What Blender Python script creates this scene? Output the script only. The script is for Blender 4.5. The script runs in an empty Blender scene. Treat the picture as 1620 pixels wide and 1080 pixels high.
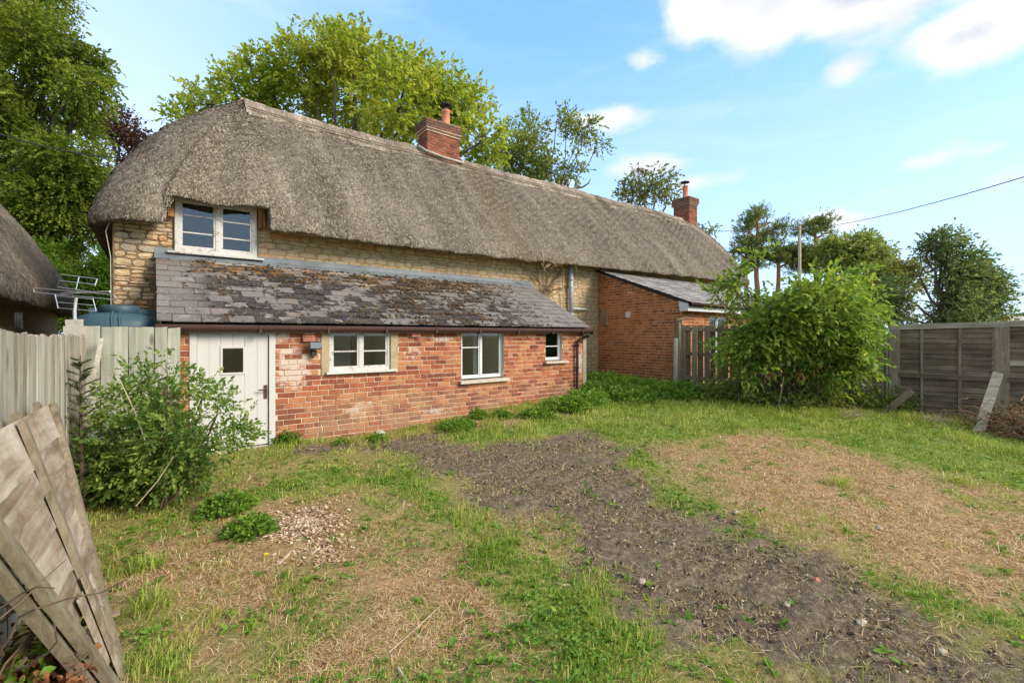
import bpy, math, random
import numpy as np
from mathutils import Vector, Matrix
random.seed(7); RNG = np.random.default_rng(7)
S = bpy.context.scene
COL = S.collection
rad = math.radians
# ------------------------------------------------------------------ camera
EYE = 1.47; HEAD = 37.62; FPX = 739.7
cam_d = bpy.data.cameras.new('camera'); cam = bpy.data.objects.new('camera', cam_d); COL.objects.link(cam)
cam.location = (0, 0, EYE); cam.rotation_euler = (rad(90), 0, -rad(HEAD))
cam_d.sensor_width = 36; cam_d.lens = 36*FPX/1620; cam_d.shift_y = -10/1620
cam_d.clip_start = 0.05; cam_d.clip_end = 3000
S.camera = cam
# ------------------------------------------------------------------ sun, exposure
SUN = Vector((0.46, -0.72, 0.52)).normalized()
sd = bpy.data.lights.new('sun', 'SUN'); sun = bpy.data.objects.new('sun', sd); COL.objects.link(sun)
sd.energy = 2.2; sd.angle = rad(24); sd.color = (1.0, 0.91, 0.76)
sun.rotation_euler = (-SUN).to_track_quat('-Z', 'Y').to_euler(); sun.location = (0, -10, 30)
S.view_settings.view_transform = 'Standard'; S.view_settings.look = 'None'
S.view_settings.gamma = 1; S.view_settings.exposure = 1.18; S.view_settings.use_curve_mapping = False
S.cycles.max_bounces = 6; S.cycles.transparent_max_bounces = 8; S.cycles.diffuse_bounces = 3
# ------------------------------------------------------------------ node helper
class NT:
    def __init__(s, tree): s.t = tree; tree.nodes.clear()
    def n(s, typ, ins=None, **kw):
        nd = s.t.nodes.new(typ)
        for k, v in kw.items(): setattr(nd, k, v)
        if ins:
            for k, v in ins.items():
                if isinstance(v, bpy.types.NodeSocket): s.t.links.new(v, nd.inputs[k])
                elif v is not None: nd.inputs[k].default_value = v
        return nd
    def math(s, op, a, b=None, c=None, clamp=False):
        nd = s.n('ShaderNodeMath', operation=op, use_clamp=clamp)
        for i, v in enumerate((a, b, c)):
            if v is None: continue
            if isinstance(v, bpy.types.NodeSocket): s.t.links.new(v, nd.inputs[i])
            else: nd.inputs[i].default_value = v
        return nd.outputs[0]
    def noise(s, vec, scale, detail=3, rough=0.55, dist=0.0):
        return s.n('ShaderNodeTexNoise', {'Vector': vec, 'Scale': scale, 'Detail': detail, 'Roughness': rough, 'Distortion': dist}).outputs[0]
    def scl(s, vec, sc, loc=(0, 0, 0)):
        return s.n('ShaderNodeMapping', {'Vector': vec, 'Scale': sc, 'Location': loc}).outputs[0]
    def ramp(s, fac, stops, interp='LINEAR'):
        nd = s.n('ShaderNodeValToRGB', {'Fac': fac}); cr = nd.color_ramp; cr.interpolation = interp
        while len(cr.elements) < len(stops): cr.elements.new(0.5)
        for e, (p, c) in zip(cr.elements, stops):
            e.position = p; e.color = (*c, 1) if len(c) == 3 else c
        return nd.outputs[0]
    def step(s, v, a, b):
        nd = s.n('ShaderNodeMapRange', {'Value': v, 'From Min': a, 'From Max': b, 'To Min': 0.0, 'To Max': 1.0}, interpolation_type='SMOOTHSTEP')
        return nd.outputs[0]
    def mix(s, fac, a, b, mode='MIX'):
        nd = s.n('ShaderNodeMix', data_type='RGBA', blend_type=mode)
        for i, v in ((0, fac), (6, a), (7, b)):
            if isinstance(v, bpy.types.NodeSocket): s.t.links.new(v, nd.inputs[i])
            else: nd.inputs[i].default_value = v if i == 0 else (*v, 1)
        return nd.outputs[2]
    def pos(s): return s.n('ShaderNodeNewGeometry').outputs['Position']
def material(name):
    m = bpy.data.materials.new(name); m.use_nodes = True
    return m, NT(m.node_tree)
def finish(N, col, rough=0.85, bump=None, bstr=0.4, bdist=0.01, spec=0.3, metal=0.0):
    ins = {'Base Color': col if isinstance(col, bpy.types.NodeSocket) else (*col, 1), 'Roughness': rough, 'Specular IOR Level': spec, 'Metallic': metal}
    if bump is not None:
        ins['Normal'] = N.n('ShaderNodeBump', {'Height': bump, 'Strength': bstr, 'Distance': bdist}).outputs[0]
    p = N.n('ShaderNodeBsdfPrincipled', ins)
    N.n('ShaderNodeOutputMaterial', {'Surface': p.outputs[0]})
# ------------------------------------------------------------------ world
w = bpy.data.worlds.new('World'); S.world = w; w.use_nodes = True
def build_world():
    N = NT(w.node_tree)
    sky = N.n('ShaderNodeTexSky', sky_type='NISHITA'); sky.sun_disc = False
    sky.sun_elevation = math.asin(SUN.z); sky.sun_rotation = math.atan2(SUN.x, SUN.y)
    sky.air_density = 1.0; sky.dust_density = 0.6; sky.ozone_density = 1.6; sky.altitude = 50
    co = N.n('ShaderNodeTexCoord').outputs['Generated']
    sp = N.n('ShaderNodeSeparateXYZ', {'Vector': co})
    az = N.math('ARCTAN2', sp.outputs[0], sp.outputs[1]); el = N.math('ARCSINE', sp.outputs[2])
    # noise in a space squeezed vertically, as seen for a cloud layer near the horizon
    v2 = N.scl(co, (1, 1, 1.9))
    n1 = N.noise(v2, 4.2, 9, 0.58, 0.35); n2 = N.noise(v2, 2.0, 4, 0.5)
    # cloud banks: azimuth (deg from +Y), elevation, half width, half height, strength
    B = [(59.5, 34.0, 4.6, 4.0, 1.9), (66, 34.0, 8, 4.6, 2.2), (76, 32.6, 8, 4.5, 2.1), (86, 31.2, 8, 4.2, 1.8), (53.5, 29.6, 3.6, 1.3, .8),
         (84, 24.8, 5.5, 2.6, 1.35), (73.0, 24.6, 2.6, 1.6, .85), (48.5, 24.3, 5.0, 1.7, 1.1), (53.0, 19.3, 5.0, 1.5, 0.95), (43.5, 16.5, 3.8, 3.0, 1.15), (80.5, 15.5, 5, 1.3, .8),
         (71.5, 11.5, 3.2, 2.0, 1.0), (38, 12, 7, 3, .8), (60, 17.0, 8, 1.0, .5), (85, 13, 10, 1.6, .55),
         (130, 38, 30, 11, 1.6), (172, 30, 28, 9, 1.6), (-120, 38, 32, 12, 1.6), (-70, 24, 18, 6, 1.3), (-165, 28, 24, 8, 1.5), (150, 62, 60, 11, 1.5), (-100, 64, 70, 10, 1.4), (20, 66, 50, 8, 1.2), (100, 20, 12, 4, 1.2)]  # unseen banks behind and overhead, added for neutral fill light
    tot = None
    for a, e, ww, hh, st in B:
        da = N.math('DIVIDE', N.math('SUBTRACT', az, rad(a)), rad(ww)); de = N.math('DIVIDE', N.math('SUBTRACT', el, rad(e)), rad(hh))
        d2 = N.math('ADD', N.math('MULTIPLY', da, da), N.math('MULTIPLY', de, de))
        g = N.math('MULTIPLY', N.math('POWER', 2.718, N.math('MULTIPLY', d2, -0.9)), st)
        tot = g if tot is None else N.math('MAXIMUM', tot, g)
    nn = N.math('ADD', N.math('MULTIPLY', N.math('SUBTRACT', n1, 0.5), 2.3), N.math('MULTIPLY', N.math('SUBTRACT', n2, 0.5), 0.5))
    dens = N.math('ADD', tot, nn)
    mask = N.step(dens, 0.40, 1.08)
    # thin high haze veils
    veil = N.math('MULTIPLY', N.step(N.noise(N.scl(co, (1.2, 1.2, 7)), 2.4, 5, .55, .8), 0.45, 0.8), 0.35)
    hz = N.n('ShaderNodeMapRange', {'Value': el, 'From Min': rad(0), 'From Max': rad(36), 'To Min': 0.80, 'To Max': 0.0}, interpolation_type='SMOOTHSTEP').outputs[0]
    aw = N.n('ShaderNodeMapRange', {'Value': az, 'From Min': rad(-12), 'From Max': rad(35), 'To Min': 0.6, 'To Max': 0.0}, interpolation_type='SMOOTHSTEP').outputs[0]
    pale = N.math('MINIMUM', N.math('ADD', N.math('ADD', hz, aw), N.math('MULTIPLY', veil, .7)), 0.9)
    skyb = N.n('ShaderNodeBackground', {'Color': N.mix(0.30, N.mix(1.0, sky.outputs[0], (0.80, 1.0, 1.18), 'MULTIPLY'), (1.3, 3.0, 4.7)), 'Strength': 0.14})
    paleb = N.n('ShaderNodeBackground', {'Color': (0.37, 0.465, 0.60, 1), 'Strength': 1.0})
    m1 = N.n('ShaderNodeMixShader', {0: pale, 1: skyb.outputs[0], 2: paleb.outputs[0]})
    # cloud tone: thick lower parts greyer
    n3 = N.noise(N.scl(co, (1, 1, 2.2), (0.05, 0, 0.06)), 4.2, 6, .55, .35)
    body = N.math('ADD', N.math('MULTIPLY', N.math('SUBTRACT', n3, .5), 2.6), N.step(dens, 1.15, 2.2))
    el2 = N.n('ShaderNodeMapRange', {'Value': el, 'From Min': rad(27), 'From Max': rad(33), 'To Min': 0.45, 'To Max': 0.0}).outputs[0]
    azg = N.step(az, rad(64), rad(84))
    tone = N.math('ADD', N.math('MULTIPLY', body, N.math('ADD', .35, N.math('MULTIPLY', azg, .95))), N.math('MULTIPLY', el2, 0.25))
    cc = N.ramp(tone, [(0.05, (0.52, 0.51, 0.50)), (0.3, (0.44, 0.44, 0.45)), (0.75, (0.33, 0.35, 0.395)), (1.0, (0.27, 0.30, 0.355))])
    clb = N.n('ShaderNodeBackground', {'Color': cc, 'Strength': 0.98})
    m2 = N.n('ShaderNodeMixShader', {0: N.math('MULTIPLY', mask, .95), 1: m1.outputs[0], 2: clb.outputs[0]})
    N.n('ShaderNodeOutputWorld', {'Surface': m2.outputs[0]})
build_world()
# ------------------------------------------------------------------ survey helpers: bearings and distances measured on the photograph, turned once into world metres
CS, SN = math.cos(rad(HEAD)), math.sin(rad(HEAD))
def at(x, y, D):
    t = (x-810)/FPX; return Vector((D*(SN+t*CS), D*(CS-t*SN), EYE-(y-530)*D/FPX))
def gz(X, Y):
    z = .033*(X-1.2)+np.minimum(Y-7, 2)*(.035+.0055*np.clip(X, -2, 14))
    z = z - .09*np.exp(-((X-2.9)/1.3)**2)*np.clip((Y-4.5)/2, 0, 1)
    far = np.clip((np.hypot(X-5, Y-5)-13)/25, 0, 1)
    return z*(1-far)
def gr(x, y):
    z = 0.
    t = (x-810)/FPX
    for i in range(30):
        D = (EYE-z)*FPX/(y-530); X = D*(SN+t*CS); Y = D*(CS-t*SN); z = .5*z+.5*float(gz(X, Y))
    return X, Y, z
def vnoise(P, f, seed=0):
    r = np.random.default_rng(seed); o = np.zeros(len(P))
    for k in range(7):
        d = r.normal(size=P.shape[1]); d /= np.linalg.norm(d); o += np.sin(P@d*f*(0.6+r.random()*1.3)+r.random()*6.28)
    return o/3.2
# ------------------------------------------------------------------ object helpers
def tag(o, label=None, cat=None, group=None, kind=None):
    if label: o['label'] = label
    if cat: o['category'] = cat
    if group: o['group'] = group
    if kind: o['kind'] = kind
    return o
def empty(name, loc, label, cat, group=None):
    o = bpy.data.objects.new(name, None); o.location = loc; COL.objects.link(o); o.empty_display_size = .2
    bpy_loc[o.name] = Vector(loc)
    return tag(o, label, cat, group)
bpy_loc = {}
def link(name, me, mat, parent=None, origin=None):
    """meshes are written in world metres; a child keeps its origin at its parent's"""
    o = bpy.data.objects.new(name, me)
    if mat is not None and not me.materials: me.materials.append(mat)
    COL.objects.link(o)
    if parent is not None:
        o.parent = parent; o.location = -wloc(parent)
    return o
def wloc(o):
    v = Vector((0, 0, 0))
    while o is not None: v += o.location; o = o.parent
    return v
def place(name, me, parent, loc, rot=(0, 0, 0), scale=(1, 1, 1)):
    o = bpy.data.objects.new(name, me); COL.objects.link(o)
    o.rotation_euler = rot; o.scale = scale
    if parent is not None: o.parent = parent; o.location = Vector(loc)-wloc(parent)
    else: o.location = loc
    return o
class MB:
    def __init__(s): s.v = []; s.f = []
    def add(s, vs, fs):
        b = len(s.v); s.v += [tuple(v) for v in vs]; s.f += [tuple(i+b for i in f) for f in fs]; return s
    def box(s, a, b, jit=0.0):
        x0, y0, z0 = a; x1, y1, z1 = b
        vs = [(x, y, z) for z in (z0, z1) for y in (y0, y1) for x in (x0, x1)]
        if jit: vs = [tuple(c+random.uniform(-jit, jit) for c in v) for v in vs]
        return s.add(vs, [(0, 2, 3, 1), (4, 5, 7, 6), (0, 1, 5, 4), (2, 6, 7, 3), (0, 4, 6, 2), (1, 3, 7, 5)])
    def beam(s, p, q, w, t, up=(0, 0, 1), w2=None, t2=None):
        p = Vector(p); q = Vector(q); d = (q-p).normalized(); u = Vector(up); a = d.cross(u)
        if a.length < 1e-4: a = d.cross(Vector((1, 0, 0)))
        a.normalize(); b = a.cross(d)
        w2 = w if w2 is None else w2; t2 = t if t2 is None else t2
        vs = [p-a*w/2-b*t/2, p+a*w/2-b*t/2, p+a*w/2+b*t/2, p-a*w/2+b*t/2, q-a*w2/2-b*t2/2, q+a*w2/2-b*t2/2, q+a*w2/2+b*t2/2, q-a*w2/2+b*t2/2]
        return s.add(vs, [(0, 3, 2, 1), (4, 5, 6, 7), (0, 1, 5, 4), (1, 2, 6, 5), (2, 3, 7, 6), (3, 0, 4, 7)])
    def tube(s, pts, rads, n=8, cap=True):
        pts = [Vector(p) for p in pts]
        if not hasattr(rads, '__len__'): rads = [rads]*len(pts)
        base = len(s.v); ref = Vector((0.31, 0.17, 0.93))
        for i, p in enumerate(pts):
            d = (pts[min(i+1, len(pts)-1)]-pts[max(i-1, 0)]).normalized()
            a = d.cross(ref)
            if a.length < .05: a = d.cross(Vector((1, 0, 0)))
            a.normalize(); b = d.cross(a)
            for k in range(n):
                an = 2*math.pi*k/n; s.v.append(tuple(p+(a*math.cos(an)+b*math.sin(an))*rads[i]))
        for i in range(len(pts)-1):
            for k in range(n):
                k2 = (k+1) % n; s.f.append((base+i*n+k, base+i*n+k2, base+(i+1)*n+k2, base+(i+1)*n+k))
        if cap:
            s.f.append(tuple(base+k for k in range(n))[::-1]); s.f.append(tuple(base+(len(pts)-1)*n+k for k in range(n)))
        return s
    def lathe(s, c, prof, n=20):
        base = len(s.v)
        for r, z in prof:
            for k in range(n):
                an = 2*math.pi*k/n; s.v.append((c[0]+r*math.cos(an), c[1]+r*math.sin(an), c[2]+z))
        for i in range(len(prof)-1):
            for k in range(n):
                k2 = (k+1) % n; s.f.append((base+i*n+k, base+i*n+k2, base+(i+1)*n+k2, base+(i+1)*n+k))
        s.f.append(tuple(base+k for k in range(n))[::-1]); s.f.append(tuple(base+(len(prof)-1)*n+k for k in range(n)))
        return s
    def mesh(s, name, smooth=False):
        me = bpy.data.meshes.new(name); me.from_pydata(s.v, [], s.f); me.update()
        if smooth: me.polygons.foreach_set('use_smooth', [True]*len(me.polygons))
        return me
    def build(s, name, mat, parent=None, smooth=False): return link(name, s.mesh(name, smooth), mat, parent)
def npmesh(name, V, F, smooth=False):
    """V (n,3), F (m,k) arrays"""
    me = bpy.data.meshes.new(name); V = np.asarray(V, np.float32); F = np.asarray(F, np.int32); m, k = F.shape
    me.vertices.add(len(V)); me.vertices.foreach_set('co', V.ravel())
    me.loops.add(m*k); me.loops.foreach_set('vertex_index', F.ravel())
    me.polygons.add(m); me.polygons.foreach_set('loop_start', np.arange(m, dtype=np.int32)*k)
    if smooth: me.polygons.foreach_set('use_smooth', np.ones(m, bool))
    me.update(calc_edges=True); return me
def unit(a): return a/np.maximum(np.linalg.norm(a, axis=-1, keepdims=True), 1e-9)
def leafmesh(name, P, D, size, wid=0.5, upb=0.6, rng=None):
    """six-cornered leaves folded on the midrib: P base points, D directions"""
    r = rng or RNG; n = len(P); D = unit(D); up = r.normal(size=(n, 3))*0.55; up[:, 2] += upb
    sd = unit(np.cross(D, up)); nn = unit(np.cross(sd, D)); L = (size*(0.6+0.7*r.random(n)))[:, None]; W = L*wid*0.5
    dr = -nn*L*0.12
    V = np.stack([P, P+D*L*.35+sd*W+nn*W*.35, P+D*L*.7+sd*W*.8+nn*W*.3+dr*.5, P+D*L+dr, P+D*L*.7-sd*W*.8+nn*W*.3+dr*.5, P+D*L*.35-sd*W+nn*W*.35], 1).reshape(-1, 3)
    b = np.arange(n)[:, None]*6
    F = np.concatenate([b+np.array([[0, 1, 2, 3]]), b+np.array([[0, 3, 4, 5]])], 1).reshape(-1, 4)
    return npmesh(name, V, F)
def sprays(C, Dr, L, k, spread=0.9, droop=0.15, rng=None):
    """k leaves along each twig: returns leaf bases and directions"""
    r = rng or RNG; n = len(C); Dr = unit(Dr); L = L*(0.6+0.8*r.random(n))
    side = unit(np.cross(Dr, r.normal(size=(n, 3)))); P = []; D = []
    for j in range(k):
        u = (j+0.5)/k
        p = C+Dr*(L*u)[:, None]; p[:, 2] -= droop*L*u*u
        sg = 1 if j % 2 else -1
        P.append(p+r.normal(size=(n, 3))*0.004); d = Dr*(0.45+u)+side*sg*spread*(1.15-u)+r.normal(size=(n, 3))*0.28; d[:, 2] -= droop*u; D.append(d)
    return np.concatenate(P), np.concatenate(D)
def lobes_points(lobes, n, shell=0.5, gap=0.0, gf=1.2, rng=None, seed=3):
    """points through the volume of the lobes (c, r) with outward directions; thinned by a 3D field so that gaps open"""
    r = rng or RNG; wts = np.array([(l[1][0]*l[1][1]*l[1][2])**(2/3) for l in lobes]); wts /= wts.sum()
    idx = r.choice(len(lobes), n, p=wts); C = np.array([tuple(l[0]) for l in lobes])[idx]; R = np.array([l[1] for l in lobes])[idx]
    u = unit(r.normal(size=(n, 3))); q = r.random(n)**shell; q = q*(1+0.10*r.normal(size=n))
    P = C+u*R*q[:, None]
    keep = vnoise(P, gf, seed) > gap
    return P[keep], u[keep]
def mat_leaf(name, stops, trans=0.35, rough=0.5, scale=1.0):
    m, N = material(name); g = N.n('ShaderNodeNewGeometry')
    big = N.noise(g.outputs['Position'], scale, 2)
    f = N.math('ADD', N.math('MULTIPLY', g.outputs['Random Per Island'], .65), N.math('MULTIPLY', N.math('SUBTRACT', big, .32), .95), clamp=True)
    c = N.ramp(f, stops)
    p = N.n('ShaderNodeBsdfPrincipled', {'Base Color': c, 'Roughness': rough, 'Specular IOR Level': .28})
    t = N.n('ShaderNodeBsdfTranslucent', {'Color': N.mix(1.0, c, (1.35, 1.25, .7), 'MULTIPLY')})
    mx = N.n('ShaderNodeMixShader', {0: trans, 1: p.outputs[0], 2: t.outputs[0]})
    N.n('ShaderNodeOutputMaterial', {'Surface': mx.outputs[0]}); return m
def mat_simple(name, col, rough=.7, var=.25, scale=8, bump=.3, bd=.004, metal=0, stretch=(1, 1, 1), dark=None):
    m, N = material(name); co = N.scl(N.n('ShaderNodeTexCoord').outputs['Object'], stretch)
    n = N.noise(co, scale, 5, .6); n2 = N.noise(co, scale*9, 3)
    f = N.math('ADD', N.math('MULTIPLY', n, .7), N.math('MULTIPLY', n2, .3))
    d = dark or tuple(c*(1-var*1.6) for c in col); l = tuple(min(c*(1+var), .85) for c in col)
    finish(N, N.ramp(f, [(.3, d), (.5, col), (.72, l)]), rough, f, bump, bd, metal=metal); return m
# ------------------------------------------------------------------ materials
M = {}
def brick_mat(name, obj, stops, patches):
    m, N = material(name); g = N.n('ShaderNodeNewGeometry'); P = g.outputs['Position']
    rnd = N.n('ShaderNodeObjectInfo').outputs['Random'] if obj else g.outputs['Random Per Island']
    n = N.noise(P, 14, 5, .6); n2 = N.noise(P, 90, 3, .6); nb = N.noise(P, 1.1, 3)
    f = N.math('ADD', N.math('MULTIPLY', rnd, .8), N.math('MULTIPLY', N.math('SUBTRACT', n, .4), .7), clamp=True)
    c = N.ramp(f, stops)
    c = N.mix(N.math('MULTIPLY', N.step(n2, .55, .75), .35), c, (.30, .15, .09))
    c = patches(N, c, P, n, nb)
    finish(N, c, .9, N.math('ADD', n, N.math('MULTIPLY', n2, .6)), .5, .006); return m
def gauss(N, sep, cx, cz, wx, wz, ax=0):
    dx = N.math('DIVIDE', N.math('SUBTRACT', sep.outputs[ax], cx), wx); dz = N.math('DIVIDE', N.math('SUBTRACT', sep.outputs[2], cz), wz)
    return N.math('POWER', 2.718, N.math('MULTIPLY', N.math('ADD', N.math('MULTIPLY', dx, dx), N.math('MULTIPLY', dz, dz)), -1.0))
def patches_lean(N, c, P, n, nb):
    sp = N.n('ShaderNodeSeparateXYZ', {'Vector': P})
    # remains of whitewash beside the door and in spots, damp and dirt near the footing
    wsh = gauss(N, sp, 1.55, 1.05, .28, .42)
    for a in ((3.35, 1.2, .22, .16), (3.9, 1.42, .3, .12), (3.75, .22, .4, .1), (7.2, .9, .2, .35), (2.5, .38, .28, .14), (1.45, 1.45, .25, .12)):
        wsh = N.math('MAXIMUM', wsh, N.math('MULTIPLY', gauss(N, sp, *a), .85))
    wm = N.step(N.math('ADD', N.math('ADD', wsh, N.math('MULTIPLY', N.math('SUBTRACT', N.n('ShaderNodeObjectInfo').outputs['Random'], .6), .55)), N.math('MULTIPLY', N.math('SUBTRACT', N.noise(P, 9, 5, .65), .5), 1.5)), .5, .85)
    c = N.mix(N.math('MULTIPLY', wm, .8), c, (.60, .50, .42))
    dirt = N.math('MULTIPLY', N.math('SUBTRACT', 1, N.step(sp.outputs[2], .1, .75)), N.step(N.noise(P, 2.3, 4), .25, .65))
    c = N.mix(N.math('MULTIPLY', dirt, .62), c, (.26, .165, .10))
    och = N.math('MULTIPLY', gauss(N, sp, 2.9, .35, .9, .3), N.step(N.noise(P, 3, 4), .4, .6))
    return N.mix(N.math('MULTIPLY', och, .5), c, (.45, .27, .12))
def patches_ext(N, c, P, n, nb):
    sp = N.n('ShaderNodeSeparateXYZ', {'Vector': P})
    dirt = N.math('MULTIPLY', N.math('SUBTRACT', 1, N.step(sp.outputs[2], .5, 1.5)), N.step(N.noise(P, 1.4, 3), .25, .65))
    c = N.mix(N.math('MULTIPLY', dirt, .6), c, (.13, .085, .045))
    st = N.step(N.noise(N.scl(P, (1, 2.2, .5)), 1.5, 3), .48, .75)
    c = N.mix(N.math('MULTIPLY', st, .32), c, (.13, .075, .045))
    return N.mix(N.math('MULTIPLY', gauss(N, sp, 7.9, 1.9, .5, .5, 1), .35), c, (.42, .15, .02))
BS = [(0.0, (.14, .037, .020)), (.3, (.27, .072, .032)), (.55, (.38, .125, .052)), (.8, (.46, .20, .085)), (1.0, (.22, .085, .045))]
BE = [(0.0, (.17, .055, .024)), (.35, (.34, .115, .038)), (.7, (.47, .17, .058)), (1.0, (.23, .075, .034))]
M['brick'] = brick_mat('lean_to_brick', True, BS, patches_lean); M['brick_i'] = brick_mat('lean_to_brick_joined', False, BS, patches_lean)
M['ebrick'] = brick_mat('extension_brick', True, BE, patches_ext); M['ebrick_i'] = brick_mat('extension_brick_joined', False, BE, patches_ext)
CHS = [(0.0, (.10, .038, .025)), (.4, (.22, .065, .035)), (.8, (.32, .10, .05)), (1, (.13, .07, .05))]
def patches_ch(N, c, P, n, nb):
    sp = N.n('ShaderNodeSeparateXYZ', {'Vector': P}); k = N.step(sp.outputs[2], 6.75, 7.0)
    return N.mix(N.math('MULTIPLY', k, N.step(n, .3, .6)), c, (.12, .07, .05))
M['cbrick'] = brick_mat('chimney_brick', True, CHS, patches_ch); M['cbrick_i'] = brick_mat('chimney_brick_joined', False, CHS, patches_ch)
M['mortar'] = mat_simple('lime_mortar', (.56, .43, .31), .95, .25, 6, .5, .006)
M['emortar'] = mat_simple('orange_mortar', (.52, .35, .21), .95, .3, 3, .5, .004)
M['cmortar'] = mat_simple('chimney_mortar', (.50, .39, .28), .95, .3, 6, .5, .004)
def stone_mat(name, obj):
    m, N = material(name); g = N.n('ShaderNodeNewGeometry'); P = g.outputs['Position']
    rnd = N.n('ShaderNodeObjectInfo').outputs['Random'] if obj else g.outputs['Random Per Island']
    n = N.noise(P, 11, 6, .65); n2 = N.noise(P, 60, 4, .6); sp = N.n('ShaderNodeSeparateXYZ', {'Vector': P})
    f = N.math('ADD', N.math('MULTIPLY', rnd, .9), N.math('MULTIPLY', N.math('SUBTRACT', n, .45), .7), clamp=True)
    c = N.ramp(f, [(0, (.40, .27, .14)), (.2, (.58, .46, .29)), (.4, (.50, .33, .16)), (.55, (.40, .33, .25)), (.72, (.62, .47, .28)), (.88, (.50, .20, .08)), (.96, (.54, .46, .35)), (1, (.30, .24, .17))])
    c = N.mix(N.math('MULTIPLY', N.step(n2, .55, .8), .4), c, (.22, .16, .09))
    right = N.step(sp.outputs[0], 1.3, 2.4)                                  # east of the window the wall is flush-pointed and paler
    c = N.mix(N.math('MULTIPLY', right, N.math('ADD', .02, N.math('MULTIPLY', n, .55))), c, (.50, .385, .21))
    finish(N, c, .95, N.math('ADD', n, N.math('MULTIPLY', n2, .5)), 1.0, .03); return m
M['stone'] = stone_mat('rubble_stone', True); M['stone_i'] = stone_mat('rubble_stone_joined', False)
M['joint'] = mat_simple('weathered_open_joint', (.20, .14, .08), .95, .5, 14, .9, .02)
M['smortar'] = mat_simple('stone_wall_mortar', (.33, .235, .12), .95, .3, 9, .9, .012)
def thatch_mat(name, light=1.0, ridge=False):
    m, N = material(name); g = N.n('ShaderNodeNewGeometry'); P = g.outputs['Position']
    a = N.math('ADD', N.math('MULTIPLY', N.noise(N.scl(P, (1.0, .55, .55)), 60, 4, .7, .3), .5), N.math('MULTIPLY', N.noise(N.scl(P, (1.0, .16, .16)), 42, 4, .65, .4), .5)); b = N.noise(P, 17, 4, .65); c0 = N.noise(N.scl(P, (1.4, .25, .25)), 1.6, 4, .6)
    f = N.math('ADD', N.math('ADD', N.math('MULTIPLY', a, .62), N.math('MULTIPLY', b, .28)), N.math('MULTIPLY', N.math('SUBTRACT', c0, .5), .55)); f = N.math('ADD', f, .12)
    k = light
    c = N.ramp(f, [(.42, (.036*k, .026*k, .018*k)), (.52, (.128*k, .101*k, .074*k)), (.62, (.24*k, .196*k, .15*k)), (.74, (.42*k, .36*k, .285*k))])
    sp = N.n('ShaderNodeSeparateXYZ', {'Vector': P})
    strk = N.noise(N.scl(P, (2.4, .22, .22)), 1.7, 3)
    for X0, W, colr, am in ((5.35, .35, (.10, .085, .07), .5), (7.0, .5, (.17, .105, .055), .6), (7.75, .25, (.09, .08, .065), .45), (12.7, .35, (.10, .09, .07), .45), (15.6, .4, (.11, .095, .08), .4), (10.2, .25, (.11, .1, .08), .3)):
        sk = N.math('ADD', sp.outputs[0], N.math('MULTIPLY', N.math('SUBTRACT', sp.outputs[1], 10), -.12))
        q = N.math('DIVIDE', N.math('SUBTRACT', sk, X0), W); q = N.math('POWER', 2.718, N.math('MULTIPLY', N.math('MULTIPLY', q, q), -1))
        c = N.mix(N.math('MULTIPLY', N.math('MULTIPLY', q, am), N.step(N.math('ADD', strk, N.math('MULTIPLY', a, .4)), .4, .85)), c, colr)
    warm = N.step(N.noise(P, .7, 3), .45, .7)
    c = N.mix(N.math('MULTIPLY', warm, .10), c, (.30, .235, .16))
    finish(N, c, .95, N.math('ADD', N.math('MULTIPLY', a, .8), b), 1.0, .045, spec=.12); return m
M['thatch'] = thatch_mat('weathered_thatch'); M['ridge'] = thatch_mat('ridge_thatch', 1.75)
def straw_mat(name, stops):
    m, N = material(name); g = N.n('ShaderNodeNewGeometry')
    finish(N, N.ramp(g.outputs['Random Per Island'], stops), .8, spec=.2); return m
M['reed'] = straw_mat('loose_reed', [(0, (.045, .034, .024)), (.4, (.14, .106, .073)), (.75, (.28, .22, .155)), (1, (.52, .435, .33))])
def slate_mat():
    m, N = material('lichened_slate'); P = N.pos(); rnd = N.n('ShaderNodeObjectInfo').outputs['Random']
    sp = N.n('ShaderNodeSeparateXYZ', {'Vector': P})
    n = N.noise(P, 6, 5, .6); n2 = N.noise(P, 30, 5, .75)
    c = N.ramp(N.math('ADD', N.math('MULTIPLY', rnd, .6), N.math('MULTIPLY', n, .4)), [(.1, (.12, .102, .09)), (.5, (.205, .177, .156)), (.9, (.33, .29, .25))])
    edge = N.math('MULTIPLY', N.step(sp.outputs[0], .25, .8), N.math('SUBTRACT', 1, N.step(sp.outputs[0], 5.2, 6.6)))
    dk = N.math('MULTIPLY', N.math('MULTIPLY', N.step(N.math('ADD', N.noise(N.scl(P, (.8, 1, 1)), 3.4, 6, .75), N.math('MULTIPLY', N.math('SUBTRACT', rnd, .5), .34)), .445, .505), N.math('ADD', .35, N.math('MULTIPLY', edge, .65))), .95)
    c = N.mix(dk, c, (.028, .022, .018))
    wl = N.math('MULTIPLY', N.step(n2, .585, .66), .65); c = N.mix(wl, c, (.48, .45, .40))
    wl2 = N.math('MULTIPLY', N.step(N.noise(P, 13, 4, .7), .64, .72), .55); c = N.mix(wl2, c, (.42, .38, .33))
    up = N.math('MULTIPLY', N.step(sp.outputs[2], 2.28, 2.5), edge)
    og = N.math('MULTIPLY', N.step(N.noise(N.scl(P, (1, 1, 1), (3, 1, 4)), 7, 5, .7), .50, .60), N.math('ADD', .14, N.math('MULTIPLY', up, .75)))
    c = N.mix(og, c, (.27, .13, .035))
    finish(N, c, .75, n2, .4, .004); return m
M['slate'] = slate_mat()
M['pslate'] = mat_simple('pale_slate', (.36, .30, .23), .8, .3, 9, .4, .004)
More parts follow.
